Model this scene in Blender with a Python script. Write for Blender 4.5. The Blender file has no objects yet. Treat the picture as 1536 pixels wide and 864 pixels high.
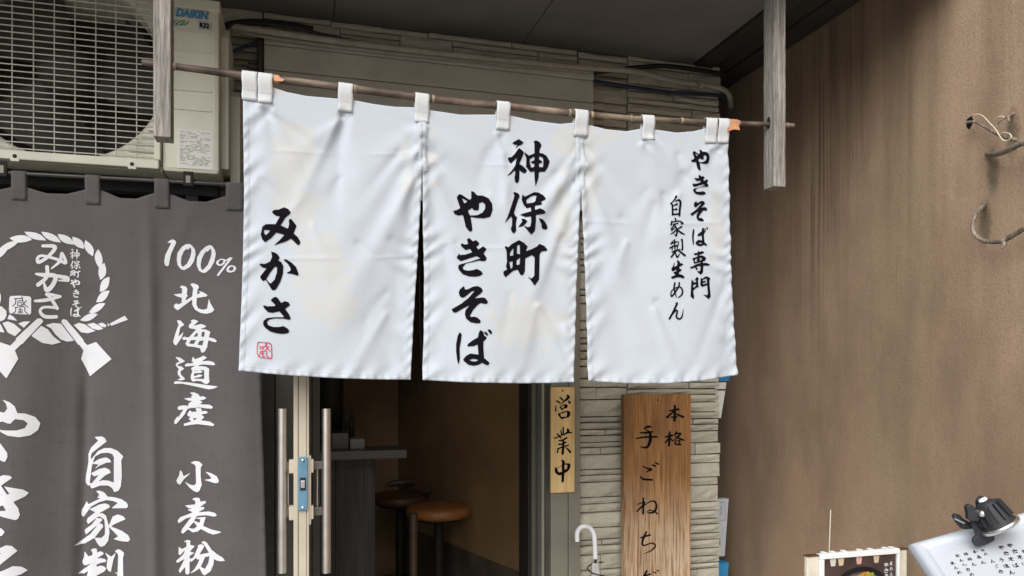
import bpy, bmesh, math, random
import numpy as np
from mathutils import Vector, noise as mnoise
R = math.radians
random.seed(7)
SC = bpy.context.scene
# ------------------------------------------------------------------ camera, world, sun, exposure
EYE = 1.5; FOC = 1154.0; CX = 768.0; HY = 560.0; YAW = 15.87
cam_d = bpy.data.cameras.new('camera'); cam = bpy.data.objects.new('camera', cam_d)
SC.collection.objects.link(cam); SC.camera = cam
cam.location = (0, 0, EYE); cam.rotation_euler = (R(90), 0, R(-YAW))
cam_d.sensor_width = 36; cam_d.lens = FOC/1536*36; cam_d.shift_y = (HY-432)/1536
cam_d.clip_start = 0.05; cam_d.clip_end = 500
W = bpy.data.worlds.new("World"); SC.world = W; W.use_nodes = True
wn = W.node_tree.nodes; wl = W.node_tree.links
SUN_EL = 41; SUN_AZ = 212          # azimuth: where the sun stands, degrees clockwise from +Y
sky = wn.new('ShaderNodeTexSky'); sky.sky_type = 'NISHITA'; sky.sun_disc = False
sky.sun_elevation = R(SUN_EL); sky.sun_rotation = R(SUN_AZ); sky.air_density = 1.0; sky.dust_density = 4.0
hsv = wn.new('ShaderNodeHueSaturation'); hsv.inputs['Saturation'].default_value = 0.6
wl.new(sky.outputs[0], hsv.inputs['Color']); wl.new(hsv.outputs[0], wn['Background'].inputs[0])
wn['Background'].inputs[1].default_value = 0.06
sun_d = bpy.data.lights.new('sun', 'SUN'); sun_d.energy = 2.2; sun_d.angle = R(65); sun_d.color = (1, .985, .96)
sun = bpy.data.objects.new('sun', sun_d); SC.collection.objects.link(sun)
_a = R(SUN_AZ); _e = R(SUN_EL)
sdir = Vector((math.sin(_a)*math.cos(_e), math.cos(_a)*math.cos(_e), math.sin(_e)))
sun.rotation_euler = sdir.to_track_quat('Z', 'Y').to_euler()
SC.view_settings.view_transform = 'Standard'; SC.view_settings.look = 'None'
SC.view_settings.exposure = 0.8; SC.view_settings.gamma = 1
SC.cycles.max_bounces = 8; SC.cycles.diffuse_bounces = 5

# ------------------------------------------------------------------ geometry helpers
SY, CY = math.sin(R(YAW)), math.cos(R(YAW))
def at(px, py, Y):
    "point of the vertical plane Y = const that stands at photo pixel (px, py)"
    a = (np.asarray(px, float)-CX)/FOC; t = Y/(CY-a*SY)
    return np.stack(np.broadcast_arrays(t*(a*CY+SY), Y+0*t, EYE+t*(HY-np.asarray(py, float))/FOC), -1)
def atX(px, py, X):
    a = (np.asarray(px, float)-CX)/FOC; t = X/(a*CY+SY)
    return np.stack(np.broadcast_arrays(X+0*t, t*(CY-a*SY), EYE+t*(HY-np.asarray(py, float))/FOC), -1)
def camp(px, py, t):
    "point at depth t along the viewing axis"
    a = (px-CX)/FOC
    return np.array([t*(a*CY+SY), t*(CY-a*SY), EYE+t*(HY-py)/FOC])

def wloc(o):
    v = Vector((0, 0, 0))
    while o: v += o.location; o = o.parent
    return v
def link(name, me, mat, parent=None):
    o = bpy.data.objects.new(name, me); SC.collection.objects.link(o)
    if mat and not me.materials: me.materials.append(mat)
    if parent: o.parent = parent
    return o
def thing(name, label, cat, loc=(0, 0, 0), group=None):
    o = bpy.data.objects.new(name, None); SC.collection.objects.link(o); o.empty_display_size = .05
    o.location = [float(c) for c in loc]; o['label'] = label; o['category'] = cat
    if group: o['group'] = group
    return o
def tag(o, label, cat, group=None):
    o['label'] = label; o['category'] = cat
    if group: o['group'] = group
    return o

class MB:
    "collects shapes given in world coordinates, builds one mesh object"
    def __init__(s): s.v = []; s.f = []; s.smooth = []
    def add(s, vs, fs, sm=False):
        n = len(s.v); s.v += [tuple(map(float, p)) for p in vs]
        s.f += [tuple(n+i for i in f) for f in fs]; s.smooth += [sm]*len(fs); return s
    def box(s, x0, x1, y0, y1, z0, z1, b=0.0):
        if b <= 0:
            vs = [(x, y, z) for x in (x0, x1) for y in (y0, y1) for z in (z0, z1)]
            return s.add(vs, [(0, 1, 3, 2), (4, 6, 7, 5), (0, 4, 5, 1), (2, 3, 7, 6), (0, 2, 6, 4), (1, 5, 7, 3)])
        bm = bmesh.new(); bmesh.ops.create_cube(bm, size=1)
        for v in bm.verts:
            v.co = ((x0+x1)/2+v.co.x*(x1-x0), (y0+y1)/2+v.co.y*(y1-y0), (z0+z1)/2+v.co.z*(z1-z0))
        bmesh.ops.bevel(bm, geom=bm.edges[:], offset=b, segments=2, affect='EDGES', profile=.6)
        return s.bm(bm)
    def bm(s, bm, sm=False):
        bm.verts.index_update(); n = len(s.v); s.v += [tuple(v.co) for v in bm.verts]
        for f in bm.faces: s.f.append(tuple(n+v.index for v in f.verts)); s.smooth.append(sm)
        bm.free(); return s
    def obox(s, o, u, v, w, b=0.0):
        "box from corner o along vectors u, v, w"
        o, u, v, w = map(np.array, (o, u, v, w))
        m = MB(); m.box(0, 1, 0, 1, 0, 1)
        if b > 0:
            lu, lv, lw = (np.linalg.norm(q) for q in (u, v, w)); m = MB(); m.box(0, lu, 0, lv, 0, lw, b)
            return s.add([o+p[0]*u/lu+p[1]*v/lv+p[2]*w/lw for p in m.v], m.f)
        return s.add([o+p[0]*u+p[1]*v+p[2]*w for p in m.v], m.f)
    def tube(s, pts, r, n=12, cap=True):
        pts = [Vector(p) for p in pts]; k = len(pts); rr = [float(q) for q in r] if hasattr(r, '__len__') else [float(r)]*k
        t0 = (pts[1]-pts[0]).normalized(); up = Vector((0, 0, 1)) if abs(t0.z) < .9 else Vector((1, 0, 0))
        nn = (up-up.dot(t0)*t0).normalized(); vs = []; fs = []
        for i, p in enumerate(pts):
            t = (pts[min(i+1, k-1)]-pts[max(i-1, 0)]).normalized()
            nn = (nn-nn.dot(t)*t).normalized(); b = t.cross(nn)
            for j in range(n):
                a = 2*math.pi*j/n; vs.append(p+rr[i]*(math.cos(a)*nn+math.sin(a)*b))
        for i in range(k-1):
            for j in range(n): fs.append((i*n+j, i*n+(j+1) % n, (i+1)*n+(j+1) % n, (i+1)*n+j))
        s.add(vs, fs, True)
        if cap:
            s.add([vs[j] for j in range(n)], [tuple(range(n))[::-1]]); s.add([vs[(k-1)*n+j] for j in range(n)], [tuple(range(n))])
        return s
    def lathe(s, c, prof, n=32, axis=(0, 0, 1)):
        "profile of (radius, height) turned about axis through c"
        c = Vector([float(q) for q in c]); ax = Vector([float(q) for q in axis]).normalized(); prof = [(float(a), float(b)) for a, b in prof]; q = ax.to_track_quat('Z', 'Y')
        vs = []; fs = []; k = len(prof)
        for r, h in prof:
            for j in range(n):
                a = 2*math.pi*j/n; vs.append(c+q @ Vector((r*math.cos(a), r*math.sin(a), h)))
        for i in range(k-1):
            for j in range(n): fs.append((i*n+j, i*n+(j+1) % n, (i+1)*n+(j+1) % n, (i+1)*n+j))
        return s.add(vs, fs, True)
    def prism(s, poly, o, u, v, w):
        "polygon (a,b) in axes u,v from o, extruded by vector w"
        o, u, v, w = (np.array(q, float) for q in (o, u, v, w)); n = len(poly)
        vs = [o+a*u+b*v for a, b in poly]; vs += [p+w for p in vs]
        fs = [tuple(range(n)), tuple(range(n, 2*n))[::-1]]+[(i, n+i, n+(i+1) % n, (i+1) % n) for i in range(n)]
        return s.add(vs, fs)
    def build(s, name, mat, parent=None, smooth=None):
        me = bpy.data.meshes.new(name); L = wloc(parent)
        me.from_pydata([(x-L.x, y-L.y, z-L.z) for x, y, z in s.v], [], s.f)
        sm = s.smooth if smooth is None else [smooth]*len(s.f)
        me.polygons.foreach_set('use_smooth', sm)
        bm = bmesh.new(); bm.from_mesh(me); bmesh.ops.recalc_face_normals(bm, faces=bm.faces[:]); bm.to_mesh(me); bm.free()
        return link(name, me, mat, parent)

def smoothpath(pts, n=8):
    P = [np.array(p, float) for p in pts]; out = []
    for i in range(len(P)-1):
        a, b, c, d = P[max(i-1, 0)], P[i], P[i+1], P[min(i+2, len(P)-1)]
        for k in range(n):
            t = k/n
            out.append(.5*((2*b)+(c-a)*t+(2*a-5*b+4*c-d)*t*t+(3*b-a-3*c+d)*t**3))
    out.append(P[-1]); return out

# ------------------------------------------------------------------ materials
def lin(r, g, b):
    f = lambda c: (c/255/12.92 if c/255 <= .04045 else ((c/255+.055)/1.055)**2.4)
    return (f(r), f(g), f(b), 1)
class NT:
    def __init__(s, name):
        s.m = bpy.data.materials.new(name); s.m.use_nodes = True; s.t = s.m.node_tree
        s.b = s.t.nodes['Principled BSDF']; s.tc = s.n('ShaderNodeTexCoord')
    def n(s, k, **kw):
        o = s.t.nodes.new(k)
        for a, v in kw.items(): setattr(o, a, v)
        return o
    def l(s, a, b): s.t.links.new(a, b)
    def coord(s, scale=(1, 1, 1), loc=(0, 0, 0)):
        m = s.n('ShaderNodeMapping'); s.l(s.tc.outputs['Object'], m.inputs[0])
        m.inputs['Scale'].default_value = scale; m.inputs['Location'].default_value = loc; return m.outputs[0]
    def noise(s, scale, detail=4, rough=.55, co=None, dist=0):
        o = s.n('ShaderNodeTexNoise'); s.l(co or s.tc.outputs['Object'], o.inputs['Vector'])
        o.inputs['Scale'].default_value = scale; o.inputs['Detail'].default_value = detail
        o.inputs['Roughness'].default_value = rough; o.inputs['Distortion'].default_value = dist; return o.outputs[0]
    def ramp(s, x, stops):
        r = s.n('ShaderNodeValToRGB'); s.l(x, r.inputs[0]); e = r.color_ramp.elements
        while len(e) < len(stops): e.new(.5)
        for q, (p, c) in zip(e, stops):
            q.position = p; q.color = c if hasattr(c, '__len__') else (c, c, c, 1)
        return r.outputs[0]
    def mix(s, f, a, b, mode='MIX'):
        m = s.n('ShaderNodeMix'); m.data_type = 'RGBA'; m.blend_type = mode
        for inp, v in ((m.inputs[0], f), (m.inputs[6], a), (m.inputs[7], b)):
            if hasattr(v, 'links') or hasattr(v, 'is_linked'): s.l(v, inp)
            else: inp.default_value = v
        return m.outputs[2]
    def math(s, op, a, b=0.0):
        m = s.n('ShaderNodeMath'); m.operation = op
        for inp, v in ((m.inputs[0], a), (m.inputs[1], b)):
            if hasattr(v, 'is_linked'): s.l(v, inp)
            else: inp.default_value = v
        return m.outputs[0]
    def bump(s, h, strength=.3, dist=.002, prev=None):
        b = s.n('ShaderNodeBump'); s.l(h, b.inputs['Height']); b.inputs['Strength'].default_value = strength
        b.inputs['Distance'].default_value = dist
        if prev: s.l(prev, b.inputs['Normal'])
        s.l(b.outputs[0], s.b.inputs['Normal']); return b.outputs[0]
    def out(s, col=None, rough=.6, metal=0, spec=None):
        if col is not None:
            if hasattr(col, 'is_linked'): s.l(col, s.b.inputs['Base Color'])
            else: s.b.inputs['Base Color'].default_value = col
        if hasattr(rough, 'is_linked'): s.l(rough, s.b.inputs['Roughness'])
        else: s.b.inputs['Roughness'].default_value = rough
        s.b.inputs['Metallic'].default_value = metal
        if spec is not None: s.b.inputs['Specular IOR Level'].default_value = spec
        return s.m
def sc(c, k): return (c[0]*k, c[1]*k, c[2]*k, 1)
def simple(name, c, rough=.55, metal=0, var=.25, scale=12, bump=.15, bscale=80, spec=None, dist=.001):
    m = NT(name); f = m.ramp(m.noise(scale, 5), [(.3, 0.0), (.7, 1.0)])
    col = m.mix(f, sc(c, 1-var), sc(c, 1+var*.5))
    if bump: m.bump(m.noise(bscale, 3), bump, dist)
    return m.out(col, rough, metal, spec)
def wood(name, dark, mid, light, axis='Z', gs=60, rough=.7, bump=.5, bigs=3.0, dist=.001, lz=2.2):
    m = NT(name); s = {'Z': (gs, gs, lz), 'X': (lz, gs, gs), 'Y': (gs, lz, gs)}[axis]
    g = m.noise(1.0, 6, .65, m.coord(s), .4); s2 = tuple(q/5 for q in s)
    g2 = m.noise(1.0, 3, .5, m.coord(s2), .8)
    big = m.noise(bigs, 3)
    c = m.ramp(g, [(.32, dark), (.50, mid), (.66, light)])
    c = m.mix(m.ramp(g2, [(.4, 0.0), (.65, .55)]), c, dark)
    c = m.mix(m.ramp(big, [(.35, 0.0), (.7, .35)]), c, light)
    m.bump(g, bump, dist); return m.out(c, rough, 0, .3)

# weathered sign wood, stained brown
# ------------------------------------------------------------------ brush lettering
# each glyph: (origin x, origin y, units per photo pixel, text); P adds an outline, H cuts one, S adds a brush stroke x,y,width, N cuts one
G = {}
def g(k, ox, oy, s, t): G[k] = (ox, oy, s, t)
g('kami', 750, 200, 10.8, """P 300,95 382,150 340,190 300,200 235,268 280,190 235,190 193,160
P 305,245 382,310 360,370 305,500 370,540 430,600 418,640 380,650 312,598 310,740 295,795 268,808 240,795 228,715 245,640 225,605 170,665 95,708 175,620 235,540 268,400 170,495 125,430 130,392 185,385 240,330 280,265
P 400,315 465,365 520,340 552,330 552,165 540,135 580,115 640,145 670,195 655,235 635,275 635,325 690,330 750,370 800,460 770,550 720,625 625,630 615,730 570,864 552,730 548,618 490,635 415,545 420,400 385,325
H 550,380 550,440 485,470 520,495 550,495 550,540 520,562 495,555 475,480 480,420
H 630,375 675,390 695,425 690,555 625,550 625,495 670,480 680,460 625,425""")
g('ho', 750, 280, 10.8, """P 235,88 300,120 315,160 290,210 215,435 245,495 265,490 245,600 250,720 215,770 180,735 165,680 182,640 185,520 165,490 65,600 95,530 215,200 228,140 207,105
P 360,130 400,165 550,90 620,95 690,145 725,200 710,225 650,250 668,290 640,305 555,315 555,385 635,360 700,395 730,430 690,450 565,468 565,560 550,720 490,787 440,735 360,640 430,670 470,655 485,590 485,490 400,500 310,460 400,430 495,405 490,335 425,355 375,290 345,210
H 590,150 565,240 530,262 430,275 422,215 500,155 560,140
P 330,528 380,530 428,572 370,635 340,655 280,662 345,570
P 605,518 680,535 735,590 768,665 745,695 710,698 665,675 660,610""")
g('machi', 745, 355, 10.8, """P 140,155 175,180 240,120 350,62 430,105 492,165 465,240 560,205 640,165 680,122 760,155 800,205 800,235 715,245 685,290 670,700 600,800 540,710 485,640 545,685 595,640 605,340 560,300 455,355 450,560 420,625 375,620 335,535 260,555 135,662 100,600 110,560 165,535 145,490 160,400 150,230 120,175
H 265,185 258,310 205,315 210,255
H 365,135 370,290 318,275 322,150
H 372,340 365,455 315,462 315,385
H 250,398 250,500 222,525 195,415""")
g('ya', 670, 280, 10.8, """P 395,70 440,80 495,140 580,145 670,190 730,280 738,380 700,490 600,515 480,505 390,485 420,690 400,728 360,715 310,650 300,600 265,455 180,465 120,440 105,392 160,380 222,345 165,170 200,120 240,125 320,180 370,212 400,190
H 245,180 340,235 290,272
H 575,250 620,290 618,360 580,420 500,460 380,465 345,385 415,340 430,375 500,388 522,350 520,270""")
g('ki', 670, 350, 10.8, """P 325,95 370,78 425,130 475,108 525,150 520,190 475,215 510,265 590,208 645,255 595,325 648,405 620,450 560,452 530,440 400,470 310,490 260,545 275,590 340,605 420,600 480,580 540,610 580,655 540,690 460,705 360,698 260,660 200,590 185,545 200,510 240,495 400,455 545,405 480,370 400,395 230,448 162,395 200,325 225,350 300,345 410,310 375,252 300,272 240,215 222,175 250,165 290,185 345,175""")
g('so', 670, 420, 10.8, """P 280,95 295,155 340,150 420,110 490,100 550,130 575,175 550,215 440,300 570,285 620,300 658,360 640,390 590,388 540,375 490,410 420,490 370,580 385,600 450,595 510,625 545,670 530,700 470,702 380,685 310,625 290,560 300,490 370,408 290,445 150,528 110,520 80,475 130,445 240,380 350,290 450,178 400,185 290,275 250,288 215,265 195,200 215,150""")
g('ba', 670, 485, 10.8, """P 210,140 240,180 225,290 205,400 208,570 188,675 165,600 148,450 150,330 175,200
P 540,108 580,140 600,205 640,230 620,265 582,295 580,400 588,560 680,640 655,680 620,672 560,640 500,670 430,688 350,675 290,630 255,590 300,530 370,490 500,508 488,345 420,370 320,375 340,330 420,270 495,230 510,150
H 350,598 410,575 460,580 500,600 450,618 400,615
P 598,130 640,150 662,190 640,205 600,165
P 645,105 690,100 722,135 720,170 700,180 670,140""")
g('mi', 380, 300, 10.8, """P 300,190 335,160 410,155 500,118 560,145 605,200 590,230 520,285 440,410 560,465 580,400 575,315 615,310 700,420 650,540 720,605 762,680 745,730 710,725 610,625 540,665 330,735 420,655 505,565 370,525 290,610 190,682 145,640 120,560 145,430 200,390 280,388 358,393 430,268 370,255 325,225
H 170,480 275,490 250,525 200,568 175,540""")
g('ka', 380, 370, 10.8, """P 285,78 340,90 395,125 427,175 400,225 450,245 485,310 480,430 440,560 380,670 345,705 300,700 210,550 190,535 160,560 115,510 110,480 215,345 160,340 95,290 120,270 180,280 270,240 305,160
H 345,322 385,330 380,420 345,530 285,595 250,580 208,520 270,420
P 485,210 530,205 620,260 690,330 735,450 715,472 620,440 530,432 600,390 605,360 560,280""")
g('sa', 380, 435, 10.8, """P 280,165 320,125 360,108 400,135 450,210 510,180 570,200 595,245 515,305 575,390 608,465 570,485 520,470 480,462 340,460 250,480 218,520 240,570 320,600 420,600 485,585 550,620 585,665 560,700 470,712 370,700 270,670 190,610 158,560 165,500 220,455 340,442 495,442 490,425 420,345 310,368 240,360 180,300 155,255 175,248 230,265 350,260 355,240""")
g('mon', 1025, 405, 17.28, """P 180,245 228,310 280,235 310,185 365,210 345,290 358,455 300,465 235,520 215,560 235,670 238,745 200,745 145,685 160,450
H 290,262 295,320 225,330 240,295
H 290,368 290,410 225,470 215,400
P 415,195 455,240 510,190 560,170 630,200 660,220 638,290 650,450 672,640 672,700 620,760 560,710 470,640 570,660 600,620 590,520 585,400 530,415 455,442 400,400
H 565,225 575,345 540,360 468,380 465,345 530,330 555,300 510,285 465,305 470,265""")
g('sen', 1025, 370, 17.28, """P 345,105 395,145 455,120 515,160 480,185 385,215 385,235 450,235 520,270 555,310 520,380 465,395 470,430 560,430 650,470 635,500 480,500 478,660 455,710 415,730 350,680 320,640 390,640 408,600 410,510 300,525 345,590 340,610 290,605 285,545 210,565 165,580 140,535 200,520 290,470 410,430 410,405 300,440 245,450 225,360 200,310 270,290 340,260 340,220 270,230 240,180 345,165
H 330,320 325,360 290,370 330,385 320,400 275,405 265,350 300,325
H 385,300 450,300 440,340 400,375 370,380 415,345 385,325""")
g('sei', 990, 385, 17.28, """P 430,95 490,135 490,175 540,175 580,215 540,235 480,265 475,310 545,350 500,390 465,410 465,460 540,470 605,530 590,570 545,560 480,540 400,545 300,580 255,530 310,505 380,480 330,430 330,400 400,385 405,340 300,385 268,330 320,240 350,150 360,170 345,270 410,240 430,180 410,110""")
g('seiz', 990, 352, 17.28, """S 320,165,24 275,235,48
S 275,235,30 420,190,38
S 245,350,40 330,300,38 440,285,30
S 355,140,34 370,400,30
S 305,320,28 300,400,25
S 300,312,25 425,305,28 425,370,25
S 462,190,26 452,280,30
S 550,135,58 560,200,42 560,380,44 525,400,26
S 300,455,38 420,410,40 500,380,20
S 400,420,40 280,580,48
S 385,490,30 425,590,44 480,510,28
S 440,400,40 540,480,48 620,545,54""")
g('ie', 990, 320, 17.28, """S 390,135,42 402,190,38
S 290,210,38 272,300,50
S 290,232,30 480,200,35 580,262,44 520,275,20
S 330,295,35 455,258,32
S 370,290,35 270,410,35
S 380,330,30 430,430,52 402,585,44 355,545,20
S 390,360,25 280,450,35
S 400,430,25 330,500,38 245,545,15
S 545,350,48 440,415,30
S 440,430,30 530,500,50 625,548,26""")
g('mizu', 990, 285, 17.28, """S 415,170,52 380,240,36 310,325,25
S 285,340,40 318,400,42 322,640,50
S 375,300,15 480,262,50 530,330,62 508,500,56 498,665,52
S 330,635,42 500,620,42
S 350,400,25 430,368,52
S 350,510,25 420,500,55""")
g('me', 990, 415, 11.52, """S 240,110,28 225,220,28 265,360,12
S 310,110,28 300,180,28 190,340,28 172,290,20 200,230,18 310,180,20 362,230,28 355,310,28 295,365,16""")
g('n', 990, 415, 11.52, """S 262,460,30 262,490,36 152,728,32
S 170,690,12 250,588,26 275,605,28 258,690,30 300,733,30 348,700,25 375,570,10""")
g('jii', 100, 645, 8.64, """P 345,95 440,88 480,110 505,155 300,310 288,370 300,385 390,280 470,240 560,238 650,275 725,348 698,395 705,600 690,740 660,795 605,815 575,760 520,728 420,730 305,772 278,740 300,715 265,735 240,735 208,700 210,620 250,430 250,320 290,240 390,145
H 325,412 350,350 430,308 520,300 580,318 600,360 598,690 530,665 450,660 375,685 290,708 272,690 290,590 300,500
P 310,440 400,385 490,360 545,385 565,425 500,432 420,465 345,515 395,455 340,450
P 290,575 400,515 480,495 540,520 558,560 480,600 380,690 310,725 290,720 400,590 340,612""")
g('iee', 100, 730, 8.64, """P 360,68 410,62 470,85 515,140 600,145 700,170 770,215 790,255 770,285 565,292 650,220 590,195 500,185 400,215 290,275 250,330 175,422 148,390 155,330 225,208 255,245 340,200 420,165 378,155 405,115
P 270,310 400,245 480,228 530,245 550,275 410,355 390,400 250,508 225,470 240,430 350,345
P 395,370 440,355 490,385 525,500 540,600 520,720 470,785 415,798 380,760 335,680 430,680 475,640 480,560 470,440 420,405 380,405
P 370,420 430,425 445,445 400,495 215,648 192,600 210,575 300,510
P 400,490 445,500 455,535 340,680 200,765 65,792 170,715 280,635
P 582,398 650,370 720,390 755,430 600,500 560,530 700,580 790,635 818,690 790,720 700,718 590,695 655,655 525,530""")
g('seii', 100, 815, 15.36, """P 340,245 400,285 455,345 555,305 555,250 515,190 570,155 640,150 665,185 655,250 740,215 800,240 820,280 650,390 740,378 840,395 890,440 860,465 740,490 650,530 650,580 740,550 830,570 875,620 830,690 640,790 640,900 380,900 450,680 330,760 190,760 400,600 540,490 430,540 350,568 310,550 285,490 330,370
P 845,240 1000,340 1110,240 1050,400 985,695 930,670 885,610 890,520 915,370
P 1080,210 1150,160 1220,170 1300,230 1305,270 1280,350 1290,900 1140,900 1140,720 1000,715 1150,700 1165,300 1140,250""")
g('yaa', 0, 590, 7.85, """P 68,70 150,100 210,150 238,228 330,235 430,275 485,350 460,430 380,490 260,510 130,490 60,455 20,418 90,430 230,430 320,405 352,350 310,312 215,298 160,352 120,345 70,325 0,345 -150,420 -250,380 -150,260 0,210 90,222 125,175 110,120
P -160,250 -80,330 0,525 60,600 125,690 128,740 100,797 60,785 0,745 -80,560 -180,330""")
g('kii', 0, 700, 5.27, """P 35,140 122,80 105,62 55,57 0,78 -90,110 -80,160 -140,280 -100,320 0,312 50,293 75,335 0,340 -20,360 60,388 145,410 165,400 178,370 165,315 130,268 215,228 243,200 200,172 60,145 50,150
H 35,138 60,145 102,203 82,210
H -5,200 15,240 -30,245
P -100,480 0,460 40,475 65,500 45,530 0,540 -100,560""")
g('soo', 0, 700, 5.27, """P -120,660 -60,650 0,640 75,605 120,612 160,652 100,700 0,782 -120,850 -120,800 0,700 38,665 0,670 -100,700
P -60,850 0,822 60,800 125,770 190,778 232,808 190,835 75,870 0,980 -60,980""")
g('hundred', 240, 350, 12.34, """P 130,170 190,118 240,110 290,140 298,175 200,380 155,590 125,605 85,580 72,520 90,400 205,175
P 540,195 590,225 650,300 660,400 630,520 560,620 450,678 380,660 320,580 305,470 320,360 400,250 470,205
H 570,260 585,330 560,440 500,560 430,615 395,600 382,530 395,430 440,330 495,280 505,310
P 930,222 975,245 1025,320 1038,400 1010,540 940,660 850,735 790,735 720,690 680,580 690,450 760,330 850,250
H 945,285 960,350 945,450 890,590 800,685 770,670 755,590 775,480 820,390 865,330 880,355
P 1135,478 1200,490 1225,505 1300,455 1355,465 1100,790 1075,803 1060,780 1265,510 1215,530 1205,570 1150,610 1090,612 1045,575 1055,520
H 1130,500 1180,505 1175,550 1130,585 1090,575 1095,530
P 1330,602 1400,620 1422,665 1390,720 1310,743 1250,725 1232,680 1270,620
H 1330,628 1370,640 1365,690 1320,710 1285,695 1290,655""")
g('kita', 250, 420, 10.8, """P 205,120 240,85 310,105 335,145 325,240 348,250 310,290 305,330 415,268 430,130 380,65 430,52 500,80 530,110 500,170 495,240 550,210 515,178 590,200 670,250 650,272 490,292 485,400 510,460 590,485 660,470 690,310 715,380 780,490 740,530 650,552 550,535 460,480 415,400 415,315 175,490 120,450 110,410 150,370 170,395 240,370 240,285 170,265 100,228 245,215 245,130""")
g('umi', 250, 475, 10.8, """P 160,55 220,60 285,130 215,180 205,240 185,325 275,245 240,340 150,468 110,440 100,400 140,260 190,130
P 385,65 440,45 520,75 430,150 560,120 620,140 650,165 540,208 640,210 715,250 690,335 780,360 822,400 800,420 680,385 660,500 620,570 580,588 555,560 548,515 450,490 340,480 300,440 330,385 310,370 270,380 248,345 290,320 310,335 360,335 480,205 375,190 355,160 365,130 410,85
H 495,255 510,285 495,325 435,325
H 575,248 625,248 610,330 565,325
H 395,380 480,380 440,445 360,435
H 535,395 605,385 580,470 500,455""")
g('michi', 250, 525, 10.8, """P 135,110 220,125 300,185 180,235 170,255 240,265 285,305 225,345 225,390 300,470 260,492 160,488 225,455 180,400 175,350 195,310 145,250 150,215 205,190
P 118,520 150,505 400,530 640,565 845,590 780,620 690,638 420,580 250,545 115,550
P 425,105 460,150 520,130 545,120 600,92 660,125 570,185 680,175 760,195 800,235 770,250 610,235 545,240 500,265 560,262 640,270 695,305 690,420 698,520 655,555 610,540 560,505 480,500 430,515 395,480 390,420 420,330 400,320 400,290 470,250 300,270 295,235 350,210 370,222 440,205 405,175
H 445,340 500,330 590,325 612,330 612,470 540,468 445,465
P 440,350 540,332 590,345 560,372 440,378
P 440,430 530,395 590,410 550,438 450,452""")
g('san', 250, 580, 10.8, """P 375,95 450,93 515,120 540,160 600,155 648,180 620,205 535,225 588,245 545,285 700,290 758,325 735,355 640,350 540,335 400,345 340,360 290,450 150,610 120,590 125,550 175,480 190,495 270,370 200,380 172,350 190,320 260,302 350,310 355,270 420,225 360,230 275,190 420,175 390,155 425,140
P 465,350 550,345 575,370 560,395 640,390 678,420 620,440 560,450 615,490 560,545 700,560 780,605 760,635 640,620 500,605 380,620 285,638 275,600 330,585 400,560 355,520 390,490 340,475 335,440 375,380 410,410 490,400
H 420,515 495,505 455,545""")
g('ko', 255, 680, 9.6, """P 295,135 360,108 420,115 472,160 445,205 445,340 460,450 430,530 395,560 340,540 270,480 210,405 290,450 350,460 378,430 370,180 345,155
P 145,240 175,270 195,330 305,275 200,375 145,452 110,435 92,390 130,320
P 510,258 600,280 680,320 712,380 700,415 650,420 580,400 495,378 600,360 590,330""")
g('mugi', 255, 735, 9.6, """P 318,130 370,105 430,115 440,165 500,150 530,170 430,245 490,235 500,265 405,318 560,300 650,315 685,350 650,372 520,355 400,370 355,400 520,380 480,510 600,555 755,585 700,610 630,628 550,605 450,555 400,595 330,608 260,565 190,628 160,610 175,560 310,385 230,410 125,480 110,440 150,390 260,350 330,318 250,285 340,260 270,262 215,222 365,205 365,155
H 440,415 430,470 350,440 370,405
H 345,458 395,520 345,555 290,550 275,535""")
g('kona', 255, 790, 11.68, """P 240,262 300,228 360,240 355,315 440,335 350,430 430,455 345,510 350,560 410,540 495,350 490,318 560,298 610,325 520,480 690,440 610,310 550,265 600,240 650,265 740,390 850,470 930,510 975,570 900,580 830,570 780,545 770,640 720,760 610,840 570,810 525,720 420,790 350,815 430,740 500,620 520,560 490,570 460,540 375,615 355,590 345,640 345,800 320,840 275,820 265,700 180,810 150,770 260,560 130,635 105,600 230,490 270,400 180,500 150,480 155,350 210,390 290,350 290,270
H 620,520 700,500 680,620 620,725 545,695""")
g('ei', 820, 585, 17.28, """S 262,285,42 340,325,40
S 350,195,42 415,260,45
S 540,145,56 558,200,72 420,320,30 320,390,10
S 560,290,36 600,312,46 588,342,44
S 240,410,25 235,545,42
P 325,430 450,370 530,370 550,430 520,470 430,490 410,535 360,490
H 370,435 450,400 465,420 430,465 400,475
P 310,600 345,600 430,560 560,535 620,580 605,670 570,710 450,735 385,760 330,700 290,630
H 350,620 520,570 530,600 515,690 380,700""")
g('gyo', 820, 635, 17.28, """S 430,110,38 430,260,42
S 362,180,28 385,280,36
S 272,272,36 340,340,46
S 545,160,58 560,205,58 490,270,34 470,320,15
S 185,380,30 250,375,32 430,292,32 560,242,46 650,240,30
S 320,450,36 430,430,42 515,375,50
S 312,545,42 400,540,40 495,490,46
S 285,660,36 430,610,36 565,565,36
S 430,430,50 430,600,58 415,785,64
S 300,670,30 278,750,42
S 490,625,22 560,680,46 610,745,62
S 350,350,30 362,378,34""")
g('chu', 820, 685, 17.28, """P 370,105 400,75 440,90 480,140 470,180 560,165 610,190 622,240 590,330 540,385 460,430 450,640 385,692 385,480 310,485 250,450 215,400 208,320 232,260 265,300 390,225 400,140
H 275,310 390,240 395,395 300,405
H 535,205 535,270 520,310 465,340 465,210""")
g('hon', 985, 600, 10.8, """S 295,95,38 290,330,42
S 210,175,25 350,150,36
S 270,190,25 168,282,36
S 300,220,22 430,275,38
S 240,280,26 330,270,26""")
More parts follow.
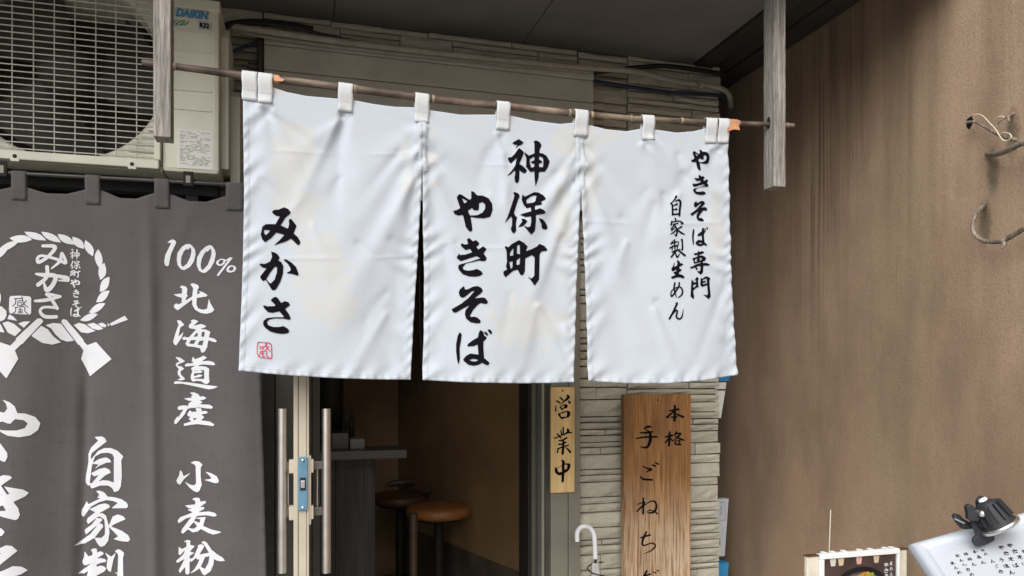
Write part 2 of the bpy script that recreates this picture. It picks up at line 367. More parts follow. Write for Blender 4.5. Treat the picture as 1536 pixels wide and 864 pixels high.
g('kaku', 985, 600, 10.8, """S 212,522,32 200,735,36
S 140,600,26 250,575,36
S 200,620,26 142,688,26
S 225,620,20 245,650,26
S 320,522,30 290,570,26
S 310,550,20 385,545,32 330,610,26 250,670,15
S 310,590,20 380,630,30 440,650,26
S 300,670,22 300,715,28
S 300,665,16 375,660,22 360,710,26
S 300,715,22 390,725,28""")
g('te', 945, 630, 8.64, """S 180,110,15 240,85,32 272,92,18
S 130,165,15 210,165,26 290,152,22
S 82,240,16 210,220,24 350,220,22
S 232,140,22 262,180,34 262,260,42 240,330,36 200,358,26 135,345,9
S 190,110,8 240,150,14""")
g('go', 945, 630, 8.64, """S 165,600,10 220,625,22 275,642,30 205,675,8
S 135,735,16 170,765,26 285,775,26
S 285,580,16 325,596,26
S 325,552,16 370,572,22""")
g('ne', 945, 740, 6.97, """S 140,50,18 138,210,22
S 80,115,10 155,95,16 72,190,16
S 75,185,12 200,92,12 262,88,18 275,150,22 245,198,22 190,202,12 192,180,10 230,180,12 290,212,14""")
g('chi', 945, 740, 6.97, """S 110,465,14 210,435,20
S 170,405,20 130,500,22 142,545,16 230,520,14 265,550,18 220,600,14 140,635,4""")
g('di', 945, 740, 6.97, """S 175,812,20 128,905,22 142,950,16 230,925,14 265,955,18 220,1005,14 140,1040,4
S 110,880,14 210,845,20
S 245,820,8 270,832,15
S 272,800,8 298,812,14""")
g('mi2', 40, 360, 6.645, """S 165,62,28 285,70,38 220,165,32 130,225,36 120,180,30 170,160,26 310,195,30 385,225,32 350,130,26 330,210,32 250,285,15""")
g('ka2', 40, 360, 6.645, """S 105,342,22 180,352,42 285,360,42 260,450,42 205,500,44 178,420,14
S 208,270,36 205,370,36 125,450,40
S 290,355,30 395,378,44 400,400,30 318,402,14""")
g('sa2', 40, 360, 6.645, """S 100,612,26 200,600,36 330,562,26
S 325,560,26 208,540,30 240,575,32 300,680,34
S 300,675,30 180,672,26 145,715,28 190,765,36 290,765,36""")
g('seal', 0, 340, 6.17, """P 125,650 200,645 290,650 305,665 305,800 295,818 200,815 120,808 112,780 115,670
N 160,675,9 230,668,9
N 172,678,9 168,720,9 145,742,9
N 185,695,8 225,690,8
N 190,712,8 188,735,8 222,730,8 218,708,8 195,708,8
N 225,655,9 240,715,9 275,750,9
N 262,690,9 228,740,9
N 165,755,9 245,748,9 252,790,9 278,812,9
N 172,757,9 170,790,9 148,808,9
N 195,775,8 225,772,8 225,790,8 195,792,8
N 210,760,8 210,800,9
N 190,805,8 235,802,8""")
g('rope', 0, 340, 6.17, "")
g('redseal', 380, 505, 21.6, """S 150,180,26 360,190,20 560,235,34 590,450,30 585,690,34 430,690,22 200,655,26 135,560,24 120,380,24 150,180,26
S 210,290,22 235,340,24 200,390,22
S 270,340,26 400,300,26 440,240,30
S 400,230,30 430,350,30 540,470,26
S 500,320,30 400,430,26
S 270,400,34 340,380,30
S 220,480,22 215,560,22 180,640,22
S 230,480,26 420,470,26 425,600,28 500,670,30
S 270,540,34 350,540,26
S 300,500,30 300,610,34 360,640,26""")
_r = []
def leaf(ax, ay, bx, by, w, s=.35):
    "one twisted strand of the printed rope"
    a = np.array([ax, ay], float); b = np.array([bx, by], float); d = b-a; L = np.hypot(*d); n = np.array([-d[1], d[0]])/L
    P = []
    for t, o in ((0, 0), (.12, .5), (.3, .95), (.5, 1), (.72, .72), (1, 0), (.88, -.5), (.7, -.95), (.5, -1), (.28, -.72)):
        q = a+d*(t)+n*w/2*o; P.append(f'{q[0]:.0f},{q[1]:.0f}')
    _r.append('P '+' '.join(P))
for q in ((100,110,305,125,72),(232,50,432,130,62),(385,48,565,148,62),(535,68,680,165,68),(668,90,770,203,72),(785,120,852,272,72),
          (905,205,910,378,74),(962,330,920,490,76),(1010,462,915,600,76),(1010,590,878,695,72),(970,708,808,790,66),(895,808,725,862,60),
          (185,145,0,225,60),(85,225,-60,300,62),(15,330,-70,470,62),(0,560,20,740,60)): leaf(*q)
def z7(t):  # zoom at (0,440), 6.645 per pixel, into the frame of 'rope'
    out = []
    for ln in t.split('\n'):
        k = ln.split(); out.append(k[0]+' '+' '.join('%.0f,%.0f' % (float(p.split(',')[0])/6.645*6.17, (float(p.split(',')[1])/6.645+100)*6.17) for p in k[1:]))
    return out
_r += z7("""P 330,425 420,325 480,360 530,430 600,488 520,510 430,495
P 460,318 530,295 600,300 650,370 725,470 660,480 600,460 550,410 510,350
P 20,140 50,138 95,180 98,230 75,270 40,287 22,250
P 125,215 160,235 200,280 105,262
P 208,305 260,285 320,283 262,348
P 58,300 110,285 170,310 238,370 180,432 110,395
P -40,300 0,292 45,320 80,395 30,390 -40,370
P 720,312 770,290 830,305 880,340 940,372 860,395 790,385
P 850,305 920,290 980,320 1022,350 970,365 910,350
P 965,298 1010,290 1052,315 1045,338 1000,330
P 1062,300 1075,297 1085,322 1072,327
P 1085,300 1240,222 1270,262 1105,322
H 590,255 625,240 670,250 850,475 850,540 780,540 755,520
H 450,275 410,235 375,245 165,455 170,478 160,520 200,530 262,515
P 605,270 620,255 650,262 820,465 815,475 855,515 945,483 1105,655 878,828 790,650 815,570 775,510 765,512 605,290
P 437,275 415,252 385,255 185,455 187,468 135,525 30,490 -90,640 97,848 210,655 178,572 240,508 248,508 435,290""")
G['rope'] = (0, 340, 6.17, '\n'.join(_r))

def seg_d(X, Y, a, b, wa=0, wb=0):
    dx, dy = b[0]-a[0], b[1]-a[1]; L = dx*dx+dy*dy+1e-9
    t = np.clip(((X-a[0])*dx+(Y-a[1])*dy)/L, 0, 1)
    return np.hypot(X-a[0]-t*dx, Y-a[1]-t*dy)-(wa+(wb-wa)*t)
def poly_d(X, Y, P):
    d = np.full(X.shape, 1e9); ins = np.zeros(X.shape, bool); n = len(P)
    for i in range(n):
        a, b = P[i], P[(i+1) % n]; d = np.minimum(d, seg_d(X, Y, a, b))
        if a[1] != b[1]:
            c = ((a[1] > Y) != (b[1] > Y)) & (X < (b[0]-a[0])*(Y-a[1])/(b[1]-a[1])+a[0]); ins ^= c
    return np.where(ins, -d, d)
_cache = {}
def glyph_tris(k, cell=.8, keep=None):
    "vertices (photo pixels) and faces of a glyph, its shapes merged into one flat outline"
    key = (k, cell)
    if key in _cache: return _cache[key]
    ox, oy, s, txt = G[k]; items = []
    for ln in txt.strip().split('\n'):
        p = ln.split(); c = [tuple(float(q) for q in w.split(',')) for w in p[1:]]
        c = [(ox+q[0]/s, oy+q[1]/s)+((q[2]/s/2,) if len(q) > 2 else ()) for q in c]
        items.append((p[0], c))
    xs = [q[0] for _, c in items for q in c]; ys = [q[1] for _, c in items for q in c]
    x0, x1, y0, y1 = min(xs)-3, max(xs)+3, min(ys)-3, max(ys)+3
    nx, ny = int((x1-x0)/cell)+2, int((y1-y0)/cell)+2
    X, Y = np.meshgrid(x0+cell*np.arange(nx), y0+cell*np.arange(ny))
    F = np.full(X.shape, 1e3)
    for t, c in items:
        if t in 'PH': d = poly_d(X, Y, c)
        else:
            if len(c) > 2:
                q = smoothpath(c, 5); c = [tuple(w) for w in q]
            d = np.full(X.shape, 1e3)
            for a, b in zip(c[:-1], c[1:]): d = np.minimum(d, seg_d(X, Y, a, b, max(a[2], .12), max(b[2], .12)))
        F = np.minimum(F, d) if t in 'PS' else np.maximum(F, -d)
    vid = {}; V = []; FA = []
    def vert(i, j, i2=None, j2=None):
        kk = (i, j) if i2 is None else ((i, j, i2, j2) if (i, j) < (i2, j2) else (i2, j2, i, j))
        if kk not in vid:
            if i2 is None: p = (X[i, j], Y[i, j])
            else:
                fa, fb = F[i, j], F[i2, j2]; t = min(max(fa/(fa-fb), .02), .98)
                p = (X[i, j]+t*(X[i2, j2]-X[i, j]), Y[i, j]+t*(Y[i2, j2]-Y[i, j]))
            vid[kk] = len(V); V.append(p)
        return vid[kk]
    I = F < 0; any_ = I[:-1, :-1] | I[1:, :-1] | I[:-1, 1:] | I[1:, 1:]
    for i, j in zip(*np.nonzero(any_)):
        cs = ((i, j), (i, j+1), (i+1, j+1), (i+1, j)); f = []
        for q in range(4):
            a, b = cs[q], cs[(q+1) % 4]; ia, ib = I[a], I[b]
            if ia: f.append(vert(*a))
            if ia != ib: f.append(vert(*a, *b))
        if len(f) >= 3: FA.append(tuple(f))
    _cache[key] = (np.array(V), FA); return _cache[key]
def write(k, surf, mat, parent, box=None, cell=.8, name='character', clip=None):
    "put glyph k on surface surf(px,py)->world; box=(x0,y0,x1,y1) moves and scales it"
    V, FA = glyph_tris(k, cell); V = V.copy()
    if box:
        mn = V.min(0); mx = V.max(0); V = (V-mn)/(mx-mn)*np.array([box[2]-box[0], box[3]-box[1]])+np.array(box[:2])
    me = bpy.data.meshes.new(name); L = wloc(parent)
    P = surf(V[:, 0], V[:, 1])-np.array(L)
    me.from_pydata([tuple(p) for p in P], [], [f[::-1] for f in FA])
    me.polygons.foreach_set('use_smooth', [True]*len(FA))
    return link(name, me, mat, parent)
# ------------------------------------------------------------------ materials of the place
m_cloth = NT('white_cloth')
def _cloth():
    m = m_cloth
    at_ = m.n('ShaderNodeAttribute'); at_.attribute_name = 'stain'
    nz = m.noise(22, 5, .6); s = m.math('ADD', at_.outputs['Fac'], m.math('MULTIPLY', m.math('SUBTRACT', nz, .5), .9))
    f = m.ramp(s, [(.34, 0.0), (.43, .48), (.55, .36), (1, .75)])
    soft = m.ramp(m.noise(5, 4), [(.35, 0.0), (.8, .35)])
    col = m.mix(soft, (.47, .52, .585, 1), (.46, .495, .54, 1))
    col = m.mix(f, col, (.53, .515, .47, 1))
    wv = m.n('ShaderNodeTexWave', wave_type='BANDS', bands_direction='Z'); wv.inputs['Scale'].default_value = 180; m.l(m.tc.outputs['Object'], wv.inputs[0])
    wx = m.n('ShaderNodeTexWave', wave_type='BANDS', bands_direction='X'); wx.inputs['Scale'].default_value = 180; m.l(m.tc.outputs['Object'], wx.inputs[0])
    h = m.math('ADD', wv.outputs[1], wx.outputs[1])
    b = m.bump(h, .25, .0006)
    b = m.bump(m.noise(28, 5, .6, None, 1.0), .10, .004, b)
    b = m.bump(m.noise(95, 4, .65), .22, .0014, b); m.bump(m.noise(420, 2, .6), .25, .0005, b)
    return m.out(col, .95, 0, .08)
M_cloth = _cloth()
M_tab = simple('tab_cloth', (.54, .565, .59, 1), .8, 0, .06, 30, .3, 300)
M_thread = simple('thread', (.62, .63, .63, 1), .8, 0, .05, 30, 0)
M_ink = simple('black_ink', (.008, .007, .010, 1), .95, 0, .2, 30, .1, 200, .04)
M_red = simple('red_ink', (.55, .02, .06, 1), .7, 0, .5, 90, 0)
def _dark_cloth():
    m = NT('dark_cloth')
    big = m.noise(3.5, 4, .6); f = m.ramp(big, [(.3, 0.0), (.7, 1.0)])
    col = m.mix(f, (.070, .060, .066, 1), (.090, .081, .087, 1))
    st = m.noise(1, 4, .6, m.coord((260, 260, 14)), .3); st2 = m.noise(1, 4, .6, m.coord((14, 14, 260)), .3)
    w = m.math('ADD', st, st2); col = m.mix(m.ramp(w, [(.75, 0.0), (1.25, .22)]), col, (.13, .122, .128, 1))
    b = m.bump(w, .25, .0008); m.bump(m.noise(9, 4), .35, .008, b)
    m.b.inputs['Sheen Weight'].default_value = .2
    return m.out(col, .85, 0, .2)
M_dark = _dark_cloth()
M_wprint = simple('white_print', (.62, .64, .67, 1), .75, 0, .08, 18, .15, 250)
def _stone():
    m = NT('split_stone')
    oi = m.n('ShaderNodeObjectInfo')
    col = m.mix(oi.outputs['Random'], (.46, .44, .365, 1), (.60, .58, .485, 1))
    g = m.ramp(m.noise(40, 6, .7), [(.3, 0.0), (.7, 1.0)])
    col = m.mix(m.math('MULTIPLY', g, .5), col, (.42, .395, .325, 1))
    d = m.ramp(m.noise(150, 3, .7), [(.30, .5), (.40, 0.0)]); col = m.mix(d, col, (.16, .15, .12, 1))
    w = m.ramp(m.noise(3, 4), [(.5, 0.0), (.8, .4)]); col = m.mix(w, col, (.33, .315, .26, 1))
    b = m.bump(m.noise(70, 8, .78), .9, .006); m.bump(m.noise(300, 3, .7), .3, .001, b)
    return m.out(col, .9, 0, .2)
M_stone = _stone()
M_mortar = simple('mortar', (.25, .235, .195, 1), .95, 0, .4, 30, .5, 120)
def _plaster():
    m = NT('brown_plaster')
    big = m.ramp(m.noise(1, 5, .6, m.coord((1, 1.5, .8))), [(.3, 0.0), (.7, 1.0)])
    col = m.mix(big, (.305, .215, .148, 1), (.42, .305, .215, 1))
    gr = m.ramp(m.noise(1, 3, .5, m.coord((1, 3.4, .35), (3, 1.2, 0))), [(.50, 0.0), (.66, .38)])
    col = m.mix(gr, col, (.25, .20, .12, 1))
    bl = m.ramp(m.noise(7, 5, .65), [(.45, 0.0), (.75, .30)]); col = m.mix(bl, col, (.25, .18, .125, 1))
    g = m.n('ShaderNodeSeparateXYZ'); m.l(m.tc.outputs['Object'], g.inputs[0])
    def rng(sock, a, b):
        r = m.n('ShaderNodeMapRange'); r.interpolation_type = 'SMOOTHSTEP'; m.l(sock, r.inputs[0]); r.inputs[1].default_value = a; r.inputs[2].default_value = b; return r.outputs[0]
    up = rng(g.outputs['Z'], 1.35, 2.45)
    band = m.math('MULTIPLY', rng(g.outputs['Y'], 1.86, 2.02), rng(g.outputs['Y'], 2.62, 2.30))
    st = m.math('MULTIPLY', m.ramp(m.noise(1, 6, .8, m.coord((1, 34, .28)), .25), [(.50, 0.0), (.60, 1.0)]), m.ramp(m.noise(1, 3, .5, m.coord((1, 5.5, .9), (0, 2.3, 0))), [(.44, .08), (.58, 1.0)]))
    f = m.math('MULTIPLY', m.math('MULTIPLY', st, up), m.math('MULTIPLY', band, .93)); col = m.mix(f, col, (.050, .034, .024, 1))
    st2 = m.ramp(m.noise(1, 4, .6, m.coord((1, 9, .30), (0, 7, 0))), [(.46, 0.0), (.70, .55)])
    col = m.mix(m.math('MULTIPLY', st2, rng(g.outputs['Z'], 1.0, 2.7)), col, (.12, .085, .058, 1))
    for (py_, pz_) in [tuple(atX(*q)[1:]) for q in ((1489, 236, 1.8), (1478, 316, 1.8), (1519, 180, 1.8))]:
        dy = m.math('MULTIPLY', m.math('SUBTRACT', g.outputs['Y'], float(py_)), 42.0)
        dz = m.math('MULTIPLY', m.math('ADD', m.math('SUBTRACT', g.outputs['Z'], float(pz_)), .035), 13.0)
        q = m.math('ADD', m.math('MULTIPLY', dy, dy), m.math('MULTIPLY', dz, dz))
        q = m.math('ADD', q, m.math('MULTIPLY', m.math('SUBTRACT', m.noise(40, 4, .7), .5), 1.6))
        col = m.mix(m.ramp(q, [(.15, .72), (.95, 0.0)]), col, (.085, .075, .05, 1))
    gm = m.ramp(m.noise(1, 5, .6, m.coord((1, 3.2, 1.1), (0, 5.2, 1.7))), [(.44, .0), (.66, .62)])
    col = m.mix(gm, col, (.15, .105, .07, 1))
    sp = m.ramp(m.noise(120, 4, .7), [(.35, .35), (.55, 0.0)]); col = m.mix(sp, col, (.20, .14, .095, 1))
    b = m.bump(m.noise(150, 5, .72), .5, .0035); m.bump(m.noise(9, 4), .25, .010, b)
    return m.out(col, .9, 0, .2)
M_plaster = _plaster()
M_soffit = simple('soffit_board', (.19, .185, .175, 1), .8, 0, .22, 3, .2, 60)
M_beam = simple('dark_painted_beam', (.040, .036, .033, 1), .6, 0, .4, 4, .2, 60)
M_frame = simple('olive_grey_aluminium', (.25, .245, .20, 1), .42, .2, .15, 6, .08, 90)
M_frame_d = simple('dark_grey_aluminium', (.10, .096, .082, 1), .40, .3, .2, 8, .08, 90)
M_black = simple('black_rubber', (.012, .011, .010, 1), .7, 0, .4, 20, .1)
M_shutter = simple('grey_beige_shutter_box', (.50, .49, .44, 1), .6, 0, .18, 6, .1, 60)
M_ivory = simple('beige_door_edge', (.45, .41, .33, 1), .5, 0, .12, 8, .05, 90)
M_blue = simple('blue_lock_plate', (.11, .24, .36, 1), .4, .1, .25, 40, .1)
M_steel = simple('brushed_steel', (.72, .71, .69, 1), .34, 1, .15, 20, .05, 150)
M_gunm = simple('dark_bronze_bracket', (.14, .13, .11, 1), .4, .6, .2, 20, .05)
M_ac = simple('cream_painted_metal', (.61, .60, .505, 1), .5, 0, .16, 5, .05, 60)
M_acw = simple('cream_grille_wire', (.55, .54, .47, 1), .5, 0, .3, 60, 0)
M_acd = simple('dark_ac_inside', (.05, .045, .038, 1), .8, 0, .5, 40, .2)
M_acf = simple('fan_plastic', (.028, .025, .022, 1), .7, 0, .4, 30, .1)
M_label = simple('label_white', (.68, .68, .64, 1), .5, 0, .05, 20, 0)
M_lprint = simple('label_print', (.30, .30, .30, 1), .6, 0, .3, 90, 0)
M_badge = simple('badge_silver', (.48, .49, .46, 1), .35, .2, .1, 20, 0)
M_logo = simple('logo_blue', (.02, .22, .42, 1), .4, 0, .1, 20, 0)
M_green = simple('logo_green', (.01, .30, .20, 1), .5, 0, .1, 20, 0)
M_bkpaint = simple('black_painted_steel', (.009, .009, .010, 1), .6, 0, .3, 30, .05, 80, .2)
M_weather = wood('weathered_grey_wood', (.09, .082, .073, 1), (.29, .275, .25, 1), (.46, .44, .41, 1), 'Z', 300, .9, 1.0, 3, .004, 16)
M_bamboo = wood('old_bamboo', (.020, .014, .011, 1), (.085, .060, .047, 1), (.30, .235, .18, 1), 'X', 26, .5, .35, 9, .001, 7)
M_node = simple('bamboo_node', (.33, .26, .18, 1), .6, 0, .4, 60, .2)
M_tape = simple('copper_brown_tape', (.55, .27, .14, 1), .45, 0, .3, 40, .3, 60)
M_conduit = simple('grey_conduit', (.36, .34, .285, 1), .55, 0, .25, 20, .1)
M_cable = simple('black_cable', (.008, .008, .009, 1), .55, 0, .3, 20, 0)
M_rodm = simple('dark_metal_rod', (.045, .045, .045, 1), .35, .3, .2, 20, 0)
M_bluec = simple('navy_cable', (.012, .028, .075, 1), .5, 0, .3, 20, 0)
M_board = wood('stained_sign_wood', (.14, .052, .018, 1), (.33, .145, .050, 1), (.47, .245, .10, 1), 'Z', 75, .6, .45, 3)
def _board():
    m = NT('worn_sign_wood')
    g = m.noise(1, 6, .7, m.coord((150, 150, 5)), .4)
    c = m.ramp(g, [(.30, (.13, .060, .024, 1)), (.50, (.33, .165, .062, 1)), (.68, (.48, .275, .12, 1))])
    p = m.ramp(m.noise(1, 4, .6, m.coord((14, 14, 2.2))), [(.42, 0.0), (.66, .7)]); c = m.mix(p, c, (.17, .095, .05, 1))
    sx_ = m.n('ShaderNodeSeparateXYZ'); m.l(m.tc.outputs['Object'], sx_.inputs[0])
    r = m.n('ShaderNodeMapRange'); m.l(sx_.outputs['Z'], r.inputs[0]); r.inputs[1].default_value = 1.12; r.inputs[2].default_value = .78
    w = m.ramp(m.math('ADD', g, m.math('MULTIPLY', m.noise(6, 3), .25)), [(.50, 0.0), (.70, 1.0)])
    c = m.mix(m.math('MULTIPLY', w, m.math('MULTIPLY', r.outputs[0], .9)), c, (.60, .49, .36, 1))
    m.bump(g, .8, .0012); return m.out(c, .8, 0, .2)
M_boardold = _board()
M_darkseat = simple('dark_brown_vinyl', (.10, .045, .020, 1), .45, 0, .2, 12, .15, 60)
M_pale = wood('pale_sign_wood', (.56, .36, .14, 1), (.76, .53, .24, 1), (.84, .66, .36, 1), 'Z', 45, .55, .3, 4)
M_ground = simple('bounce_pavement', (.36, .35, .33, 1), .9, 0, .3, 5, .6, 200)  # unseen ground, made pale to bounce light up under the eaves
M_conc = simple('concrete_step', (.26, .25, .23, 1), .9, 0, .25, 6, .4, 120)
M_inwall = simple('dim_plaster', (.29, .18, .085, 1), .75, 0, .3, 4, .3, 40)
M_indark = simple('dark_dado', (.10, .08, .06, 1), .7, 0, .4, 8, .3, 40)
M_infloor = simple('dark_floor_tile', (.05, .045, .04, 1), .5, 0, .3, 5, .2)
M_counter = wood('charcoal_counter_wood', (.035, .032, .032, 1), (.075, .070, .070, 1), (.12, .11, .105, 1), 'Z', 60, .6, .3)
M_ctop = simple('dark_counter_top', (.11, .105, .095, 1), .35, 0, .2, 8, .05)
M_orange = simple('tan_orange_vinyl', (.34, .135, .04, 1), .42, 0, .2, 12, .15, 60)
M_chrome = simple('chrome', (.5, .48, .45, 1), .2, 1, .1, 20, 0)
M_leg = simple('brown_leg', (.12, .08, .05, 1), .45, .2, .2, 20, 0)
M_white = simple('white_plastic', (.78, .79, .82, 1), .3, 0, .04, 8, 0)
M_uclear = simple('umbrella_film_grey', (.50, .50, .50, 1), .3, 0, .2, 40, .2, 60)
M_ivorym = simple('aged_ivory_paint', (.66, .62, .52, 1), .55, 0, .18, 25, .2, 80)
M_rust = simple('rust', (.09, .03, .015, 1), .85, 0, .6, 60, .5, 120)
M_plastic_d = simple('charcoal_plastic', (.020, .022, .027, 1), .62, 0, .25, 25, .1, 120)
M_alu = simple('white_aluminium_frame', (.45, .49, .55, 1), .4, .0, .06, 10, .05)
M_paper = simple('paper', (.44, .465, .515, 1), .6, 0, .05, 8, .05)
M_branch = wood('dead_vine_bark', (.05, .038, .03, 1), (.14, .115, .095, 1), (.42, .35, .28, 1), 'Z', 90, .85, .8, 20)
M_wire = simple('beige_wire', (.62, .53, .40, 1), .5, 0, .1, 20, 0)
M_pblue = simple('blue_plastic', (.03, .22, .45, 1), .45, 0, .2, 20, 0)

# ------------------------------------------------------------------ ground, soffit, walls
o = MB().box(-40, 40, -40, 2.35, -.05, 0).build('road', M_ground); o['kind'] = 'structure'
o = MB().box(-3.2, 1.80, 2.354, 2.745, -.03, .10, .01).build('doorstep', M_conc); o['kind'] = 'structure'
FY = 2.745                                    # plane of the shopfront's backing wall
SZ = EYE+1.222                                # underside of the eaves
t = thing('eaves', 'dark grey board soffit of the eaves above the white curtain', 'eaves', (.2, 2.3, SZ))
edges = [-3.2, -1.25, -.56, .132, .818, 1.521]
for a, b in zip(edges[:-1], edges[1:]):
    MB().box(a+.0015, b-.0015, 1.76, 3.2, SZ, SZ+.012, .0015).build('soffit_board', M_soffit, t)
MB().box(-3.2, 1.521, 1.76, 3.2, SZ+.0125, SZ+.20).build('core', M_beam, t)
MB().box(-3.2, 1.795, 1.70, 1.758, SZ-.10, SZ+.32, .004).build('shading_fascia', M_beam, t)  # unseen front board, lowered and set forward to deepen the shade beneath
t = thing('eaves_beam', 'dark brown grooved beam where the eaves meet the brown wall', 'beam', (1.66, 2.3, SZ))
MB().box(1.524, 1.60, 1.762, 3.3, SZ-.012, SZ+.2, .003).build('beam_board', M_beam, t)
MB().box(1.606, 1.70, 1.762, 3.3, SZ+.010, SZ+.2, .003).build('beam_board', M_beam, t)
MB().box(1.704, 1.797, 1.762, 3.3, SZ+.004, SZ+.2, .003).build('beam_board', M_beam, t)
# brown rendered wall on the right: one sheet with real thickness
me = MB()
NYg, NZg = 60, 40
vs = []; fs = []
for i in range(NYg+1):
    for j in range(NZg+1):
        y = -6+10*i/NYg; z = 5.5*j/NZg
        vs.append((1.80+.004*mnoise.noise(Vector((y*1.3, z*1.1, 0))), y, z))
for i in range(NYg):
    for j in range(NZg):
        k = i*(NZg+1)+j; fs.append((k, k+1, k+NZg+2, k+NZg+1))
me.add(vs, fs, True); me.box(1.812, 2.0, -6, 4, 0, 5.5)
tag(me.build('plaster_wall', M_plaster), 'brown rendered side wall with dark rain streaks on the right', 'wall')

# stone wall: backing and individually split stones
SW = thing('stone_wall', 'beige split-stone shopfront wall around the doorway', 'wall', (1.3, 2.72, 0))
MB().box(-3.2, -.098, FY, FY+.15, 0, SZ+.2).build('mortar_bed', M_mortar, SW)
MB().box(1.032, 1.628, FY, FY+.50, 0, SZ+.2).build('mortar_bed', M_mortar, SW)
MB().box(-.098, 1.032, FY+.001, FY+.149, 2.10, SZ+.2).build('mortar_bed', M_mortar, SW)
rs = random.Random(11)
def stone(x0, x1, z0, z1, right_end=False):
    nx = max(2, min(7, int((x1-x0)/.035))); nz = 2 if z1-z0 < .035 else 3
    pr = rs.uniform(.014, .030); seed = rs.uniform(0, 99); vs = []; fs = []
    for j in range(nz+1):
        for i in range(nx+1):
            u = i/nx; v = j/nz; e = min(u, 1-u)*nx < .5 or min(v, 1-v)*nz < .5
            x = x0+(x1-x0)*u; z = z0+(z1-z0)*v
            n = mnoise.noise(Vector((x*22, z*34, seed)))
            if e:
                d = pr*.72+.003*n; z += .0022*mnoise.noise(Vector((x*30, seed, v*3))); x += .0015*mnoise.noise(Vector((seed, z*40, u*3)))
            else: d = pr+.011*n
            vs.append((x, FY-d, z))
    m = len(vs); W_ = nx+1
    ring = [i for i in range(W_)]+[W_*(j+1)-1 for j in range(1, nz)]+[W_*nz+i for i in range(nx, -1, -1)]+[W_*j for j in range(nz-1, 0, -1)]
    for j in range(nz):
        for i in range(nx): k = j*W_+i; fs.append((k, k+1, k+W_+1, k+W_))
    back = []
    for r in ring:
        back.append(len(vs)); vs.append((vs[r][0], FY+.012, vs[r][2]))
    for q in range(len(ring)):
        a, b = ring[q], ring[(q+1) % len(ring)]; fs.append((a, back[q], back[(q+1) % len(ring)], b))
    MB().add(vs, fs, False).build('stone', M_stone, SW)
def courses(x0, x1, z0, z1, loose=0, wmin=.10, wmax=.42, joint=None):
    z = z0
    while z < z1-.01:
        h = rs.choice([.022, .027, .034, .046, .058, .066, .026, .031]); h = min(h, z1-z)
        xe = x1+(rs.uniform(-.009, .006) if loose else 0)
        x = x0
        while x < xe-.02:
            w = rs.uniform(wmin, wmax)
            if xe-x-w < .09: w = xe-x
            if h > .045 and rs.random() < .3:
                zz = z+h*rs.choice([.42, .55]); stone(x+.002, x+w-.002, z+.0025, zz-.002); stone(x+.002, x+w-.002, zz+.002, z+h-.0025)
            else: stone(x+.002, x+w-.002, z+.0025, z+h-.0025)
            x += w
        z += h
XM = 1.238
courses(1.036, XM, .66, SZ, 0, .07, .21)
courses(XM+.001, 1.640, .66, SZ, 1, .12, .40)
courses(-.62, -.100, 2.02, SZ, 0, .12, .34)
courses(-.096, 1.031, 2.625, SZ, 0, .14, .34)
big = MB(); big.box(1.033, 1.64, FY-.02, FY-.001, .1, .655); o = big.build('stone_base', M_stone, SW)

# shutter box above the door
SB = thing('shutter_box', 'grey-beige metal shutter box above the doorway behind the curtain', 'shutter box', (.49, 2.68, 2.1))
X0, X1 = -.092, 1.068
MB().box(X0+.004, X1-.004, 2.662, FY+.1, 2.10, 2.600).build('core', M_shutter, SB)
MB().box(X0, X1, 2.650, 2.75, 2.583, 2.618, .003).build('top_trim', M_shutter, SB)
MB().box(X0, X1, 2.655, 2.75, 2.500, 2.579, .002).build('panel', M_shutter, SB)
MB().box(X0, X1, 2.652, 2.75, 2.405, 2.496, .002).build('panel', M_shutter, SB)
MB().box(X0, X1, 2.657, 2.75, 2.10, 2.400, .002).build('panel', M_shutter, SB)
# ------------------------------------------------------------------ door frame
DF = thing('door_frame', 'olive grey aluminium frame of the open doorway', 'door frame', (.45, 2.72, .1))
def fpx(px, Y): return float(at(px, 560, Y)[0])
MB().box(-.098, -.060, 2.705, 2.86, .1, 2.10, .002).build('jamb', M_frame_d, DF)
MB().box(-.058, .030, 2.72, 2.86, .1, 2.10, .002).build('jamb', M_frame, DF)
MB().box(.032, .060, 2.70, 2.86, .1, 2.10, .002).build('jamb', M_frame_d, DF)
MB().box(.062, .088, 2.715, 2.86, .1, 2.10, .002).build('jamb', M_frame_d, DF)
for a, b, y, m in ((792, 797, 2.74, M_black), (797.6, 804, 2.70, M_frame_d), (804.5, 812, 2.72, M_frame_d), (812.5, 817, 2.69, M_frame), (817.5, 826, 2.715, M_frame_d)):
    MB().box(fpx(a, y), fpx(b, y)-.0005, y, 2.86, .1, 2.10, .0015).build('jamb', m, DF)
MB().box(fpx(826.5, 2.70), fpx(852, 2.70), 2.70, 2.86, .1, 2.10, .002).build('side_panel', M_frame, DF)
MB().box(fpx(852.5, 2.70), 1.031, 2.695, 2.86, .1, 2.10, .002).build('side_panel', M_frame, DF)
MB().box(-.09, 1.02, 2.76, 2.90, .095, .125).build('threshold', M_frame, DF)
